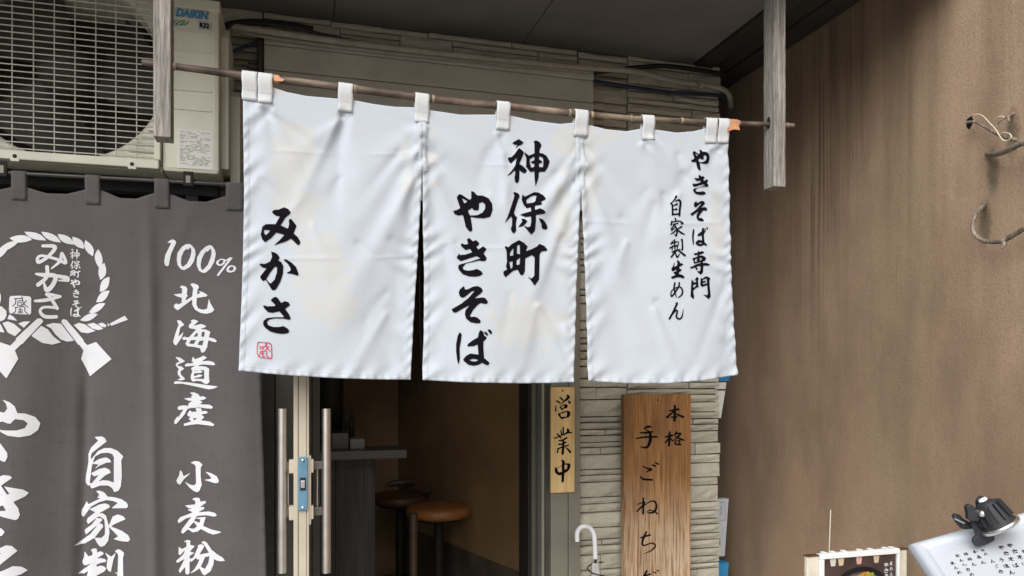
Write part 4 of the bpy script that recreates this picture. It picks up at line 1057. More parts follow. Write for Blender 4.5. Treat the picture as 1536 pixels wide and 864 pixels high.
def stain(X, Y):
    s = np.zeros_like(X)
    for cx_, cy_, rx, ry, a in ((440, 235, 26, 42, .75), (432, 290, 22, 40, .62), (455, 330, 30, 45, .55), (478, 400, 42, 45, .60), (490, 455, 38, 28, .68), (520, 195, 40, 18, .35), (545, 215, 30, 25, .3), (610, 250, 18, 60, .40),
                                (650, 250, 12, 60, .45), (790, 480, 60, 45, .50), (775, 520, 30, 20, .42), (845, 330, 16, 80, .5), (860, 210, 40, 25, .55), (885, 260, 14, 60, .55), (905, 205, 35, 18, .45), (1070, 340, 14, 60, .50), (1045, 210, 40, 12, .4), (400, 140, 45, 10, .5), (700, 190, 60, 12, .35), (720, 480, 25, 30, .3)):
        s = np.maximum(s, a*np.exp(-(((X-cx_)/rx/1.35)**2+((Y-cy_)/ry/1.35)**2)**1.1*.8))
    return s
CU = thing('white_curtain', 'white three-panel shop curtain with black brush writing hung on a bamboo rod', 'curtain', at(735, 570, 1.9))
for P in PAN:
    P['y0'] = 165 if P is PAN[0] else 195
    nu, nv = 135, 215
    X, Y, U, V_ = grid_xy(P, nu, nv)
    D = fold(X, Y)+pucker(P, X, Y)
    dl, dr, db = hem(P, X, Y)
    for q in (dl, dr, db): D = D+.0012*(1/(1+np.exp((q-6.5)*3)))    # folded hem stands a little proud
    W3 = at(X, Y, CYP); W3[..., 1] -= D
    # scalloped hem edge
    L = np.array(wloc(CU)); me = bpy.data.meshes.new('curtain_panel')
    F_ = [(j*nu+i, j*nu+i+1, (j+1)*nu+i+1, (j+1)*nu+i) for j in range(nv-1) for i in range(nu-1)]
    me.from_pydata([tuple(p) for p in (W3-L).reshape(-1, 3)], [], [f[::-1] for f in F_])
    me.polygons.foreach_set('use_smooth', [True]*len(F_))
    at_ = me.attributes.new('stain', 'FLOAT', 'POINT'); at_.data.foreach_set('value', stain(X, Y).ravel())
    o = link('curtain_panel', me, M_cloth, CU); md = o.modifiers.new('s', 'SOLIDIFY'); md.thickness = .0008; md.offset = -1; P['o'] = o
def stitches(P, par):
    st = MB(); b = np.array(P['B'], float)
    def seg(x0, y0, x1, y1):
        w = at(np.array([x0, x1]), np.array([y0, y1]), CYP); X_ = np.array([x0, x1]); Y_ = np.array([y0, y1]); w[:, 1] -= fold(X_, Y_)+pucker(P, X_, Y_)+.0016
        st.tube([w[0], w[1]], .00055, 4, False)
    y = P['y0']+12
    while y < 564:
        for E, s in ((P['L'], 1), (P['R_'], -1)):
            if y > float(np.interp(float(E(y)), b[:, 0], b[:, 1]))-8: continue
            xx = float(E(y))+s*7.5; seg(xx, y, float(E(y+2.3))+s*7.5, y+2.3)
        y += 4.3
    x = b[0, 0]+8
    while x < b[-1, 0]-9:
        f = lambda q: float(np.interp(q, b[:, 0], b[:, 1]))-7.5
        seg(x, f(x), x+2.3, f(x+2.3)); x += 4.3
    o = st.build('stitching', M_thread, par); o['kind'] = 'stuff'
def surf(i, off=.0016):
    P = PAN[i]
    def f(px, py):
        w = at(px, py, CYP); w[..., 1] -= fold(px, py)+pucker(P, px, py)+off; return w
    return f
for P in PAN: stitches(P, P['o'])
# tabs
for k, (x0, x1, yt, yb) in enumerate(TABX):
    xa, xb = float(at(x0, 150, CYP)[0]), float(at(x1, 150, CYP)[0]); xm = (x0+x1)/2
    zr = rod_z(xm); zb_ = float(at(xm, yb, CYP)[2]); rr = .0116
    fy = lambda z, px: float(fold(px, np.interp(z, [at(px, 600, CYP)[2], at(px, 100, CYP)[2]], [600, 100])))
    prof = []
    for i in range(9):
        z = zb_+(zr-zb_)*i/8*.97; prof.append((None, z))
    vs = []; nx = 7; rows = []
    for i in range(9):
        z = zb_+(zr-zb_)*i/9; rows.append(('f', z, i/9))
    for a in np.linspace(0, math.pi, 9): rows.append(('r', a, 0))
    for i in range(7): rows.append(('b', zr-(zr-zb_)*.8*(i+1)/7, 0))
    fs = []
    for r_, (kd, v, u) in enumerate(rows):
        for j in range(nx):
            x = xa+(xb-xa)*j/(nx-1); px = x0+(x1-x0)*j/(nx-1)
            zo = (rod_z(px)-zr)
            if kd == 'f':
                py = yb+(yt-yb)*u; yy = CYP-fold(px, py)-.0040; yt_ = CYP-rr
                k2 = min(1, max(0, (u-.25)/.6)); k2 = k2*k2*(3-2*k2); y = yy*(1-k2)+yt_*k2; z = v+zo
            elif kd == 'r': y = CYP-rr*math.cos(v); z = zr+zo+rr*math.sin(v)
            else: y = CYP+rr*.9*(1-(zr-v)/(zr-zb_))+.004*(zr-v)/(zr-zb_)-fold(px, 190)*(zr-v)/(zr-zb_); z = v+zo
            vs.append((x+.0007*math.sin(z*160+k), y-.0005*math.sin(x*600+z*200), z))
    for r_ in range(len(rows)-1):
        for j in range(nx-1): q = r_*nx+j; fs.append((q, q+1, q+nx+1, q+nx))
    o = MB().add(vs, fs, True).build('tab', M_tab, CU); md = o.modifiers.new('s', 'SOLIDIFY'); md.thickness = .0014
    # sewn line on the tab
    zs = zb_+.003; st = MB()
    for zz in (float(at(xm, yb-3, CYP)[2]), float(at(xm, yb-15, CYP)[2])):
        for j in range(6):
            px = x0+(x1-x0)*(j+.2)/6; xx = float(at(px, 150, CYP)[0]); y = CYP-float(fold(px, yb-3 if zz < float(at(xm, yb-9, CYP)[2]) else yb-15))-.0060
            z_ = zz+(rod_z(px)-zr); st.tube([(xx, y, z_), (xx+.0036, y, z_)], .0004, 4)
    s_ = st.build('stitching', M_thread, o); s_['kind'] = 'stuff'
# seam strips joining the panels, with stitches
for i, (xc, ya, yb) in enumerate(((633.5, 184, 257), (871, 205, 288))):
    vs = []; fs = []; n = 40
    for k in range(n+1):
        py = ya+(yb-ya)*k/n
        for dx, o_ in ((-6.5, .0012), (-5.5, .0030), (-.7, .0032), (0, .0018), (.7, .0032), (5.5, .0030), (6.5, .0012)):
            w = at(xc+dx, py, CYP); w[1] -= float(fold(xc+dx, py))+o_+.0004*math.sin(py/2.6+.4*dx); vs.append(tuple(w))
    for k in range(n):
        for j in range(6): q = k*7+j; fs.append((q, q+1, q+8, q+7))
    sm = MB().add(vs, fs, True).build('seam', M_cloth, CU)
    st = MB(); py = ya+2; 
    while py < yb-2:
        for dx in (-5, 5):
            w = at(xc+dx, py, CYP); w2 = at(xc+dx, py+2.4, CYP)
            for q in (w, w2): q[1] -= float(fold(xc+dx, py))+.0042
            st.tube([w, w2], .0006, 4)
        py += 4.2
    o = st.build('stitching', M_thread, sm); o['kind'] = 'stuff'
S1, S2, S3 = surf(0), surf(1), surf(2)
for k in ('mi', 'ka', 'sa'): write(k, S1, M_ink, CU)
write('redseal', surf(0), M_red, CU, None, .45, 'red_seal')
for k in ('kami', 'ho', 'machi', 'ya', 'ki', 'so', 'ba'): write(k, S2, M_ink, CU)
write('ya', S3, M_ink, CU, (1036, 224.5, 1064, 256.5)); write('ki', S3, M_ink, CU, (1037.5, 263.4, 1061, 293)); write('so', S3, M_ink, CU, (1035.5, 301.6, 1059.6, 332.3)); write('ba', S3, M_ink, CU, (1037.5, 341, 1061, 369.7))
for k in ('sen', 'mon', 'mizu', 'ie', 'seiz', 'sei', 'me', 'n'): write(k, S3, M_ink, CU, None, .5)

# ------------------------------------------------------------------ dark curtain on the left
DYP = 2.25
BRD = thing('curtain_rod', 'slim black metal rod holding the dark curtain under the air conditioner', 'rod', at(180, 270, DYP))
rz = float(at(100, 263.9, DYP)[2]); r0 = at(0, 258.7, DYP); r1 = at(361, 277.8, DYP)
xl = -1.35; zsl = (r1[2]-r0[2])/(r1[0]-r0[0])
def drz(x): return float(r0[2]+(x-r0[0])*zsl)
MB().tube([(xl, DYP, drz(xl)), (float(r1[0]), DYP, float(r1[2]))], .0052, 16).build('bar', M_rodm, BRD)
MB().tube([(float(r1[0])-.012, DYP, drz(r1[0]-.012)), (float(r1[0])+.003, DYP, float(r1[2]))], .0068, 16).build('end_cap', M_bkpaint, BRD)
for px in (283, 4):
    q = at(px, 262, DYP); x = q[0]; z = drz(x)
    h = MB().box(x-.013, x+.013, DYP-.010, DYP-.0055, z-.012, z+.028, .002).build('clip', M_bkpaint, BRD)
    MB().box(x-.011, x+.011, DYP-.0055, DYP+.010, z+.0055, z+.012, .001).build('clip_jaw', M_bkpaint, h)
    MB().box(x-.006, x+.006, DYP-.0115, DYP-.0102, z-.004, z+.016, .0005).build('clip_slot', M_gunm, h)
    MB().tube([(x, DYP, z+.012), (x+.004, 2.36, z+.03)], .004, 8).build('clip_arm', M_bkpaint, h)
DTOP = [(-260, 280), (-160, 283), (-90, 270), (-70, 270), (-30, 283), (0, 285), (18, 281), (40, 281), (70, 290), (100, 291), (128, 284), (150, 284), (180, 297), (205, 298), (232, 289), (254, 290), (285, 302), (310, 303), (339, 294), (366, 296)]
_d = np.array(DTOP, float)
def dfold(px, py):
    px = np.asarray(px, float); py = np.asarray(py, float)
    k = np.clip((py-290)/160, 0.15, 1)
    return k*(.017*np.sin(px/58+1.1+py/900)+.008*np.sin(px/29-py/700+2)+.015*np.exp(-((px-222-(py-300)*.02)/10)**2)-.015*np.exp(-((px-125+(py-600)*.03)/9)**2)*np.clip((py-520)/90, 0, 1))+.002*np.sin(px/17+py/120)+.0035*np.exp(-((px-300+(py-290)*.5)/12)**2)*np.exp(-((py-340)/60)**2)
DC = thing('dark_curtain', 'charcoal shop curtain with white brush writing and a rope emblem', 'curtain', at(150, 860, DYP))
nu, nv = 190, 170
re_ = curve([(366, 296), (378, 420), (391, 560), (396, 700), (400, 864), (404, 1020)])
U, V_ = np.meshgrid(np.linspace(0, 1, nu), np.linspace(0, 1, nv)**1.0)
X = -260+(366+260)*U
for it in range(3):
    yt = np.interp(X, _d[:, 0], _d[:, 1]); Y = yt+(1020-yt)*V_; X = -260+(re_(Y)+260)*U
D = dfold(X, Y)+.0014*(1/(1+np.exp((re_(Y)-X-7)*2)))+.0010*np.sin(Y/4)*np.exp(-((re_(Y)-X)/8)**2)
W3 = at(X, Y, DYP); W3[..., 1] -= D
L = np.array(wloc(DC)); me = bpy.data.meshes.new('curtain_cloth')
F_ = [(j*nu+i, (j+1)*nu+i, (j+1)*nu+i+1, j*nu+i+1) for j in range(nv-1) for i in range(nu-1)]
me.from_pydata([tuple(p) for p in (W3-L).reshape(-1, 3)], [], F_); me.polygons.foreach_set('use_smooth', [True]*len(F_))
o = link('curtain_cloth', me, M_dark, DC); md = o.modifiers.new('s', 'SOLIDIFY'); md.thickness = .001; md.offset = -1
for (x0, x1, yb) in ((-90, -69, 294), (18, 40, 300), (128, 150, 306), (232, 254, 312), (339, 365, 316)):
    xa, xb = float(at(x0, 280, DYP)[0]), float(at(x1, 280, DYP)[0]); xm = (x0+x1)/2; zr = drz((xa+xb)/2); zb_ = float(at(xm, yb, DYP)[2]); rr = .0068
    rows = [('f', zb_+(zr-zb_)*i/9, i/9) for i in range(9)]+[('r', a, 0) for a in np.linspace(0, math.pi, 9)]+[('b', zr-(zr-zb_)*.8*(i+1)/7, 0) for i in range(7)]
    vs = []; fs = []; nx = 6
    for kd, v, u in rows:
        for j in range(nx):
            x = xa+(xb-xa)*j/(nx-1); px = x0+(x1-x0)*j/(nx-1); zo = drz(x)-zr
            if kd == 'f':
                k2 = min(1, max(0, (u-.3)/.55)); k2 = k2*k2*(3-2*k2); y = (DYP-float(dfold(px, yb-(yb-262)*u))-.0035)*(1-k2)+(DYP-rr)*k2; z = v+zo
            elif kd == 'r': y = DYP-rr*math.cos(v); z = zr+zo+rr*math.sin(v)
            else: y = DYP+rr; z = v+zo
            vs.append((x, y, z))
    for r_ in range(len(rows)-1):
        for j in range(nx-1): q = r_*nx+j; fs.append((q, q+1, q+nx+1, q+nx))
    o = MB().add(vs, fs, True).build('tab', M_dark, DC); md = o.modifiers.new('s', 'SOLIDIFY'); md.thickness = .0012
    st = MB(); P4 = [(x0+2, yb-2), (x1-2, yb-2), (x1-2, yb-15), (x0+2, yb-15), (x0+2, yb-2), (x1-2, yb-15)]
    for (ax_, ay_), (bx_, by_) in zip(P4[:-1], P4[1:]):
        a = at(ax_, ay_, DYP); b = at(bx_, by_, DYP); a[1] -= float(dfold(ax_, ay_))+.0052; b[1] -= float(dfold(bx_, by_))+.0052
        for k in range(6): st.tube([a+(b-a)*k/6, a+(b-a)*(k+.6)/6], .0004, 4)
    s_ = st.build('stitching', M_frame_d, o); s_['kind'] = 'stuff'
def SD(px, py):
    w = at(px, py, DYP); w[..., 1] -= dfold(px, py)+.0016; return w
write('rope', SD, M_wprint, DC, None, .7, 'rope_emblem')
for k in ('mi2', 'ka2', 'sa2'): write(k, SD, M_wprint, DC, None, .6)
write('seal', SD, M_wprint, DC, None, .4, 'seal_emblem')
for k, b in (('kami', (104, 373, 119, 389)), ('ho', (104, 390.5, 119.5, 403.5)), ('machi', (103.5, 404.5, 119.5, 416)), ('ya', (103.5, 418, 118.5, 431)), ('ki', (107.5, 433.5, 117, 446)), ('so', (106.5, 449.5, 117, 460.5)), ('ba', (103.5, 459.5, 120, 475))):
    write(k, SD, M_wprint, DC, b, .8)
write('hundred', SD, M_wprint, DC, None, .7)
for k in ('kita', 'umi', 'michi', 'san', 'ko', 'mugi', 'kona', 'jii', 'iee', 'seii', 'yaa', 'kii', 'soo'): write(k, SD, M_wprint, DC)

# ------------------------------------------------------------------ signs on the shopfront
def flat(Y):
    return lambda px, py: at(px, py, Y)
a = at(826.5, 581, 2.68); b = at(862, 738, 2.68)
OS = tag(MB().box(a[0], b[0], 2.680, 2.6935, b[2], a[2], .0015).build('open_sign', M_pale), 'narrow pale wooden sign with three black brush characters beside the doorway', 'sign')
for k in ('ei', 'gyo', 'chu'): write(k, flat(2.6790), M_ink, OS, None, .5)
MB().lathe(tuple(at(844, 586, 2.6795)), [(0, .003), (.003, .002), (.0035, 0)], 10, (0, -1, 0)).build('nail', M_black, OS)
a = at(936, 592, 2.66); b = at(1036.5, 592, 2.66)
NS = tag(MB().box(a[0], b[0], 2.660, 2.690, .42, a[2], .0025).build('noodle_sign', M_boardold), 'long brown timber sign with black vertical writing on the stone wall', 'sign')
for k in ('hon', 'kaku', 'te', 'go', 'ne', 'chi', 'di'): write(k, flat(2.6590), M_ink, NS, None, .5)
MB().lathe(tuple(at(987, 600, 2.6595)), [(0, .003), (.003, .002), (.0035, 0)], 10, (0, -1, 0)).build('nail', M_black, NS)

# umbrella leaning on the stone
UM = thing('umbrella', 'furled umbrella with a white hooked handle hanging against the stone wall', 'umbrella', at(893, 864, 2.58))
hp = [(866, 812, 2.60), (865.5, 803, 2.60), (867, 796, 2.60), (872, 790.5, 2.595), (878, 789.5, 2.59), (885, 792, 2.59), (890, 799, 2.585), (892, 810, 2.58), (893, 838, 2.58)]
MB().tube(smoothpath([at(*p) for p in hp], 6), .0086, 18).build('handle', M_white, UM)
e = at(893, 838, 2.58); e2 = np.array((e[0]+.03, 2.60, .12))
MB().tube([e, e2], .0045, 10).build('shaft', M_black, UM)
vs = []; fs = []; nr = 16; nk = 24
for k in range(nk+1):
    u = k/nk; c = e+(e2-e)*(.02+.93*u); r = .013+.016*math.sin(min(1, u*3)*1.57)*(1-.75*u)
    for j in range(nr):
        an = 2*math.pi*j/nr+u*2.5; r2 = r*(1+.28*math.sin(an*4+u*3))
        vs.append((c[0]+r2*math.cos(an), c[1]+r2*math.sin(an), c[2]))
for k in range(nk):
    for j in range(nr): fs.append((k*nr+j, k*nr+(j+1) % nr, (k+1)*nr+(j+1) % nr, (k+1)*nr+j))
MB().add(vs, fs, True).build('canopy', M_uclear, UM)
sp = [e+(e2-e)*(.02+.10*u)+.030*np.array((math.cos(9*u), math.sin(9*u), 0)) for u in np.linspace(0, 1, 26)]
MB().tube(sp, .0022, 6).build('strap', M_black, UM)
MB().tube([at(897, 843, 2.575), at(898, 870, 2.575)], .0022, 6).build('rib', M_ivorym, UM)

# things on the side of the stone pillar
a = at(1078.5, 573, 2.78)
def card(px0, px1, py0, py1, Y, d, name, label, cat, m, pxb=None, x0=1.56):
    A1 = at(px1, py0, Y); B1 = at(pxb or px1, py1, Y)
    return tag(MB().prism([(x0, A1[2]), (A1[0], A1[2]), (B1[0], B1[2]), (x0, B1[2])], (0, Y, 0), (1, 0, 0), (0, 0, 1), (0, d, 0)).build(name, m), label, cat)
XS = 1.6285
card(1078, 1095, 562, 571.5, 2.80, .05, 'blue_case', 'blue plastic edge peeking out beside the stone pillar, above the pale holder', 'case', M_pblue, 1094, XS)
card(1078, 1089.5, 573.5, 583.5, 2.79, .05, 'pale_cap', 'small pale lid above the tapered pale holder beside the pillar', 'lid', M_label, 1088.5, XS)
card(1078, 1088, 586, 627, 2.79, .045, 'leaflet_holder', 'tapered pale holder sticking out beside the stone pillar', 'holder', M_label, 1081.5, XS)
wb = card(1078, 1093, 748, 834, 2.80, .03, 'notice_box', 'white notice box with printed border sticking out beside the stone pillar', 'box', M_paper, 1087, XS)
lp = MB()
for (x0, y0, x1, y1) in ((1080, 753, 1088, 753.6), (1087.4, 753.6, 1088, 780), (1080, 780, 1088, 780.6), (1080.5, 760, 1081.3, 772), (1082.5, 758, 1083.2, 774)):
    p = at(x0, y0, 2.7995); q = at(x1, y1, 2.7995); lp.box(p[0], q[0], 2.7985, 2.7995, q[2], p[2])
lp.build('printed_border', M_lprint, wb)
lp = MB()
for y in (800, 804, 808, 812, 815): p = at(1078.5, y, 2.7995); q = at(1080.5, y+2.4, 2.7995); lp.box(p[0], q[0], 2.7985, 2.7995, q[2], p[2])
lp.build('green_print', M_green, wb)
card(1078, 1093.5, 844, 900, 2.78, .05, 'blue_holder', 'blue plastic holder low beside the stone pillar, below the white notice box', 'holder', M_pblue, 1088, XS)

# ------------------------------------------------------------------ vines and wire on the brown wall
def vine(name, pts, rad, label, mat=None, n=8, parent=None):
    P = smoothpath([np.array(atX(x, y, X)) for x, y, X in pts], n); rr = np.interp(np.linspace(0, 1, len(P)), np.linspace(0, 1, len(rad)), rad)
    k = [1+.13*mnoise.noise(Vector((p[1]*90, p[2]*90, 3))) for p in P]
    o = MB().tube(P, [a*b for a, b in zip(rr, k)], 10).build(name, mat or M_branch, parent)
    return tag(o, label, 'branch') if parent is None else o
vine('dead_branch', [(1480, 231, 1.80), (1490, 231.5, 1.77), (1505, 228, 1.75), (1520, 221, 1.74), (1536, 214, 1.74), (1580, 205, 1.74)], [.0055, .0075, .0075, .008], 'thick dark stub of vine growing out of the brown wall')
vine('dead_branch', [(1450, 184, 1.77), (1462, 183, 1.765), (1480, 192, 1.76), (1500, 203, 1.755), (1520, 209, 1.75), (1536, 214, 1.745), (1580, 222, 1.74)], [.004, .003, .0045, .005, .006], 'thin slanting twig on the brown wall with wire wound round it')
tw = vine('dead_branch', [(1520, 170, 1.80), (1514, 174, 1.78), (1504, 179, 1.77), (1496, 186, 1.765), (1494, 192, 1.76)], [.004, .003, .0025, .002], 'small forked twig above the wire on the brown wall')
vine('twig', [(1511, 175, 1.775), (1514, 182, 1.775)], [.0035, .002], '', None, 4, tw)
vine('dead_branch', [(1477, 306, 1.80), (1474, 311, 1.775), (1467, 317, 1.765), (1461, 328, 1.76), (1459, 342, 1.76), (1463, 353, 1.76), (1475, 361, 1.76), (1490, 363, 1.76), (1503, 362, 1.76), (1516, 355, 1.76), (1528, 348, 1.76), (1540, 340, 1.755), (1570, 322, 1.75)], [.006, .0065, .0055, .005, .0055, .0055, .006, .0065, .0065, .006], 'hook-shaped bare vine curling out of the brown wall')
vine('vine_stub', [(1507, 363, 1.76), (1506, 368, 1.757), (1501, 374, 1.755)], [.006, .0055, .003], '', None, 4, bpy.data.objects['dead_branch.003'])
wr = MB().tube(smoothpath([atX(*p) for p in ((1458, 173, 1.76), (1466, 171.5, 1.755), (1474, 174, 1.75), (1484, 184, 1.745), (1494, 195, 1.74), (1500, 205, 1.74), (1506, 211, 1.74), (1513, 210, 1.74), (1517, 205, 1.74), (1513, 200, 1.745), (1504, 199, 1.75))], 8), .0016, 8).build('loose_wire', M_wire)
tag(wr, 'beige wire looped around the thin twig on the brown wall', 'wire')
wr = MB().tube(smoothpath([atX(*p) for p in ((1490, 183, 1.76), (1494, 177, 1.755), (1501, 174.5, 1.755), (1507, 176, 1.76))], 8), .0013, 8).build('loose_wire', M_wire)
tag(wr, 'short arc of beige wire beside the forked twig', 'wire')
tag(MB().prism([(0, 0), (.014, .004), (.020, -.012), (.006, -.030), (-.002, -.020)], atX(1451.5, 179, 1.772), (0, -1, 0), (0, 0, 1), (-.003, 0, 0)).build('dead_leaf', M_bkpaint), 'small black withered leaf at the tip of the thin twig', 'leaf')

# ------------------------------------------------------------------ poster stand, bottom right
PY_ = 1.75
def bx(mb, px0, px1, py0, py1, y0, y1, b=.001, zb=None):
    a = at(px0, py0, y0); c = at(px1, py1, y0); return mb.box(a[0], c[0], y0, y1, zb if zb is not None else c[2], a[2], b)
zt = float(at(1212, 836, PY_)[2]); zt2 = float(at(1230, 829.5, PY_)[2])
xL, xR = float(at(1212, 840, PY_)[0]), float(at(1362, 840, PY_)[0])
q = lambda px: float(at(px, 840, PY_)[0])
PS = thing('poster_stand', 'aged ivory stand with a framed noodle photograph, in front of the brown wall', 'sign stand', ((xL+xR)/2, PY_, 0))
for a_, b_ in ((1212, 1229), (1349.5, 1362)):
    p_ = MB().box(q(a_), q(b_), PY_+.004, PY_+.016, 0, zt, .002).build('upright', M_ivorym, PS)
    MB().box(q(a_)-.0015, q(b_)+.0015, PY_+.001, PY_+.019, zt+.0002, zt+.0035, .001).build('rusty_cap', M_rust, p_)
MB().box(q(1229.5), q(1348.5), PY_+.011, PY_+.020, zt-.004, zt+.003, .002).build('top_rail', M_ivorym, PS)
for x in (1236, 1249, 1266, 1290, 1306, 1328, 1338): MB().box(q(x)-.004, q(x)+.007, PY_-.002, PY_+.011, zt2-.002, zt2+.0015, .0008).build('clip', M_white, PS)
zf0 = zt-.46
M_pframe = simple('white_poster_frame', (.80, .82, .84, 1), .4, 0, .06, 10, .05)
MB().box(q(1229.5), q(1348.5), PY_-.004, PY_+.010, zt2-.017, zt2-.003, .0015).build('frame_bar', M_pframe, PS)
MB().box(q(1229.5), q(1235.5), PY_-.004, PY_+.010, zf0, zt2-.0175, .0015).build('frame_bar', M_pframe, PS)
MB().box(q(1345), q(1348.5), PY_-.004, PY_+.010, zf0, zt2-.0175, .0015).build('frame_bar', M_pframe, PS)
MB().box(q(1229.5), q(1348.5), PY_-.004, PY_+.010, zf0-.014, zf0-.0005, .0015).build('frame_bar', M_pframe, PS)
M_pbg = simple('poster_dark_brown', (.075, .05, .045, 1), .35, 0, .4, 12, 0)
po = MB().box(q(1236), q(1344.5), PY_+.002, PY_+.006, zf0, zt2-.018).build('poster', M_pbg, PS)
def disc(cx_, cz_, rx, rz, y, m, nm, wob=0, n=40, seed=0):
    pts = [(cx_+rx*(1+wob*mnoise.noise(Vector((math.cos(a)*2, math.sin(a)*2, seed))))*math.cos(a), y, cz_+rz*(1+wob*mnoise.noise(Vector((math.sin(a)*2, math.cos(a)*2, seed+9))))*math.sin(a)) for a in np.linspace(0, 2*math.pi, n+1)[:-1]]
    return MB().add(pts, [tuple(range(n))]).build(nm, m, po)
cxp = q(1292); ztp = float(at(1292, 850, PY_)[2])
disc(cxp, ztp-.078, .098, .078, PY_+.0012, simple('poster_bowl_black', (.012, .012, .014, 1), .25, 0, .1, 8, 0), 'printed_bowl')
disc(cxp, ztp-.082, .086, .068, PY_+.0008, simple('poster_bowl_rim', (.06, .06, .065, 1), .3, 0, .3, 40, 0), 'printed_bowl_rim')
disc(cxp+.006, ztp-.086, .066, .070, PY_+.0005, simple('poster_noodles', (.55, .27, .05, 1), .4, 0, .7, 120, 0), 'printed_noodles', .25)
disc(cxp+.010, ztp-.058, .030, .030, PY_+.0002, simple('poster_egg', (.75, .40, .06, 1), .4, 0, .5, 90, 0), 'printed_topping', .4)
gm = simple('poster_greens', (.30, .42, .06, 1), .4, 0, .6, 150, 0)
disc(cxp+.030, ztp-.050, .024, .030, PY_+.0000, gm, 'printed_greens', .6); disc(cxp-.008, ztp-.040, .010, .016, PY_-.0002, gm, 'printed_greens', .7, 40, 4)
for i, (x, cl) in enumerate(((1250, (.62, .60, .55, 1)), (1262, (.60, .48, .33, 1)), (1289, (.60, .36, .33, 1)), (1315, (.58, .46, .33, 1)))):
    cu_ = MB().prism([(-.010, .0), (.010, .0), (.0065, -.020), (-.0065, -.020)], (q(x), PY_+.0014, zt2-.0185), (1, 0, 0), (0, 0, 1), (0, -.0006, 0)).build('printed_cup', simple('poster_cup', cl, .4, 0, .1, 10, 0), po)
V7 = flat(PY_+.0008)
for i, k in enumerate(('ya', 'ki', 'so', 'ba')): write(k, V7, M_wprint, po, (1326, 844+i*8.5, 1332.5, 851+i*8.5), 2.0)
for i, k in enumerate(('sei', 'me', 'n', 'kami')): write(k, V7, M_wprint, po, (1334.5, 842+i*8, 1339, 848+i*8), 1.2)
tag(MB().tube([at(1246, 765, 1.80), at(1243, 845, 1.80)], .0014, 6).build('thin_rod', M_ivorym), 'thin pale rod standing up behind the poster stand', 'rod')

# ------------------------------------------------------------------ tilted menu board with clip lamp
rgt = np.array((CY, -SY, 0.)); upv = np.array((0, 0, 1.)); fwd = np.array((SY, CY, 0.))
u_ = .927*rgt+.322*upv-.18*fwd; u_ /= np.linalg.norm(u_)
v_ = -.48*upv-.877*fwd; v_ -= v_.dot(u_)*u_; v_ /= np.linalg.norm(v_); n_ = np.cross(v_, u_)
if n_.dot(-fwd*.3+upv) < 0: n_ = -n_
O = camp(1362, 818, 1.3); BW, BH, fw = .50, .36, .024
MBd = thing('menu_board', 'white-framed menu board with handwritten dishes tilted towards the street', 'menu board', O)
def bp(a, b, c=0): return O+u_*a+v_*b+n_*c
MB().obox(bp(.004, .004, -.012), u_*(BW-.008), v_*(BH-.008), n_*.008).build('backing', M_alu, MBd)
sheet = MB().obox(bp(fw*.7, fw*.7, -.0035), u_*(BW-1.4*fw), v_*(BH-1.4*fw), n_*.0015).build('menu_sheet', M_paper, MBd)
def bar(p0, p1, i0, i1):
    # mitred frame bar with a rounded section: outer edge p0-p1, inner edge i0-i1
    m = MB(); vs = []; K = 9
    for t_ in range(K):
        f = t_/(K-1); h = .011*math.sin(math.pi*min(1, f*1.05))**.55 if 0 < f < 1 else 0
        a = np.array(p0)*(1-f)+np.array(i0)*f; b = np.array(p1)*(1-f)+np.array(i1)*f
        vs += [bp(a[0], a[1], h-.002), bp(b[0], b[1], h-.002)]
    vs += [bp(p0[0], p0[1], -.012), bp(p1[0], p1[1], -.012)]
    fs = [(2*k, 2*k+1, 2*k+3, 2*k+2) for k in range(K-1)]
    m.add(vs, fs, True); m.add([vs[0], vs[1], vs[-1], vs[-2]], [(0, 1, 2, 3)]); return m.build('frame_bar', M_alu, MBd)
e = .0004
bar((0, 0), (BW, 0), (fw, fw), (BW-fw, fw)); bar((0, BH), (0, e), (fw, BH-fw), (fw, fw+e)); bar((BW, 0), (BW, BH), (BW-fw, fw), (BW-fw, BH-fw)); bar((BW, BH), (0, BH), (BW-fw, BH-fw), (fw, BH-fw))
# handwriting: columns run along the board's own height
def onboard(px, py): return None
mscr = MB()
def bwrite(k, a, b, s, ratio=1.0, name='character', mat=None):
    V, FA = glyph_tris(k, 1.6); V = V.copy(); mn = V.min(0); mx = V.max(0); V = (V-mn)/(mx-mn)*np.array((s*ratio, s)); 
    Lp = np.array(wloc(sheet)); me = bpy.data.meshes.new(name)
    me.from_pydata([tuple(bp(a+x, b+y, -.0014)-Lp) for x, y in V], [], FA); return link(name, me, mat or M_ink, sheet)
def onb(px, py):
    d = camp(px, py, 1.0)-np.array((0, 0, EYE)); o = np.array((0, 0, EYE)); q = np.array(bp(0, 0, -.0014)); t_ = (q-o).dot(n_)/d.dot(n_); p = o+d*t_-q
    return float(p.dot(u_)), float(p.dot(v_))
cols = [((1424, 843), .0078, ('sei', 'n', 'me')), ((1432, 832), .0078, ('ie', 'n', 'chi', 'ki', 'me')), ((1444, 829.5), .0085, ('kaku', 'kaku', 'n')), ((1457, 826), .0088, ('hon', 'san', 'n')), ((1470, 824), .0065, ('mi', 'me')),
        ((1483.5, 840), .0085, ('n', 'go', 'ki')), ((1496, 838), .0100, ('te', 'michi', 'n', 'sa')), ((1496, 819.5), .0098, ('ya', 'ki', 'so', 'ba')), ((1509, 816.5), .0098, ('ya', 'ki', 'so', 'ba', 'n')), ((1531, 825), .0098, ('kaku', 'ho', 'n', 'me')), ((1534, 808), .0110, ('mugi', 'so', 'ba', 'ki'))]
for (px_, py_), s_, ks in cols:
    a_, b_ = onb(px_, py_)
    for i, k in enumerate(ks): bwrite(k, a_, b_+i*s_*1.38, s_*.86, .95)
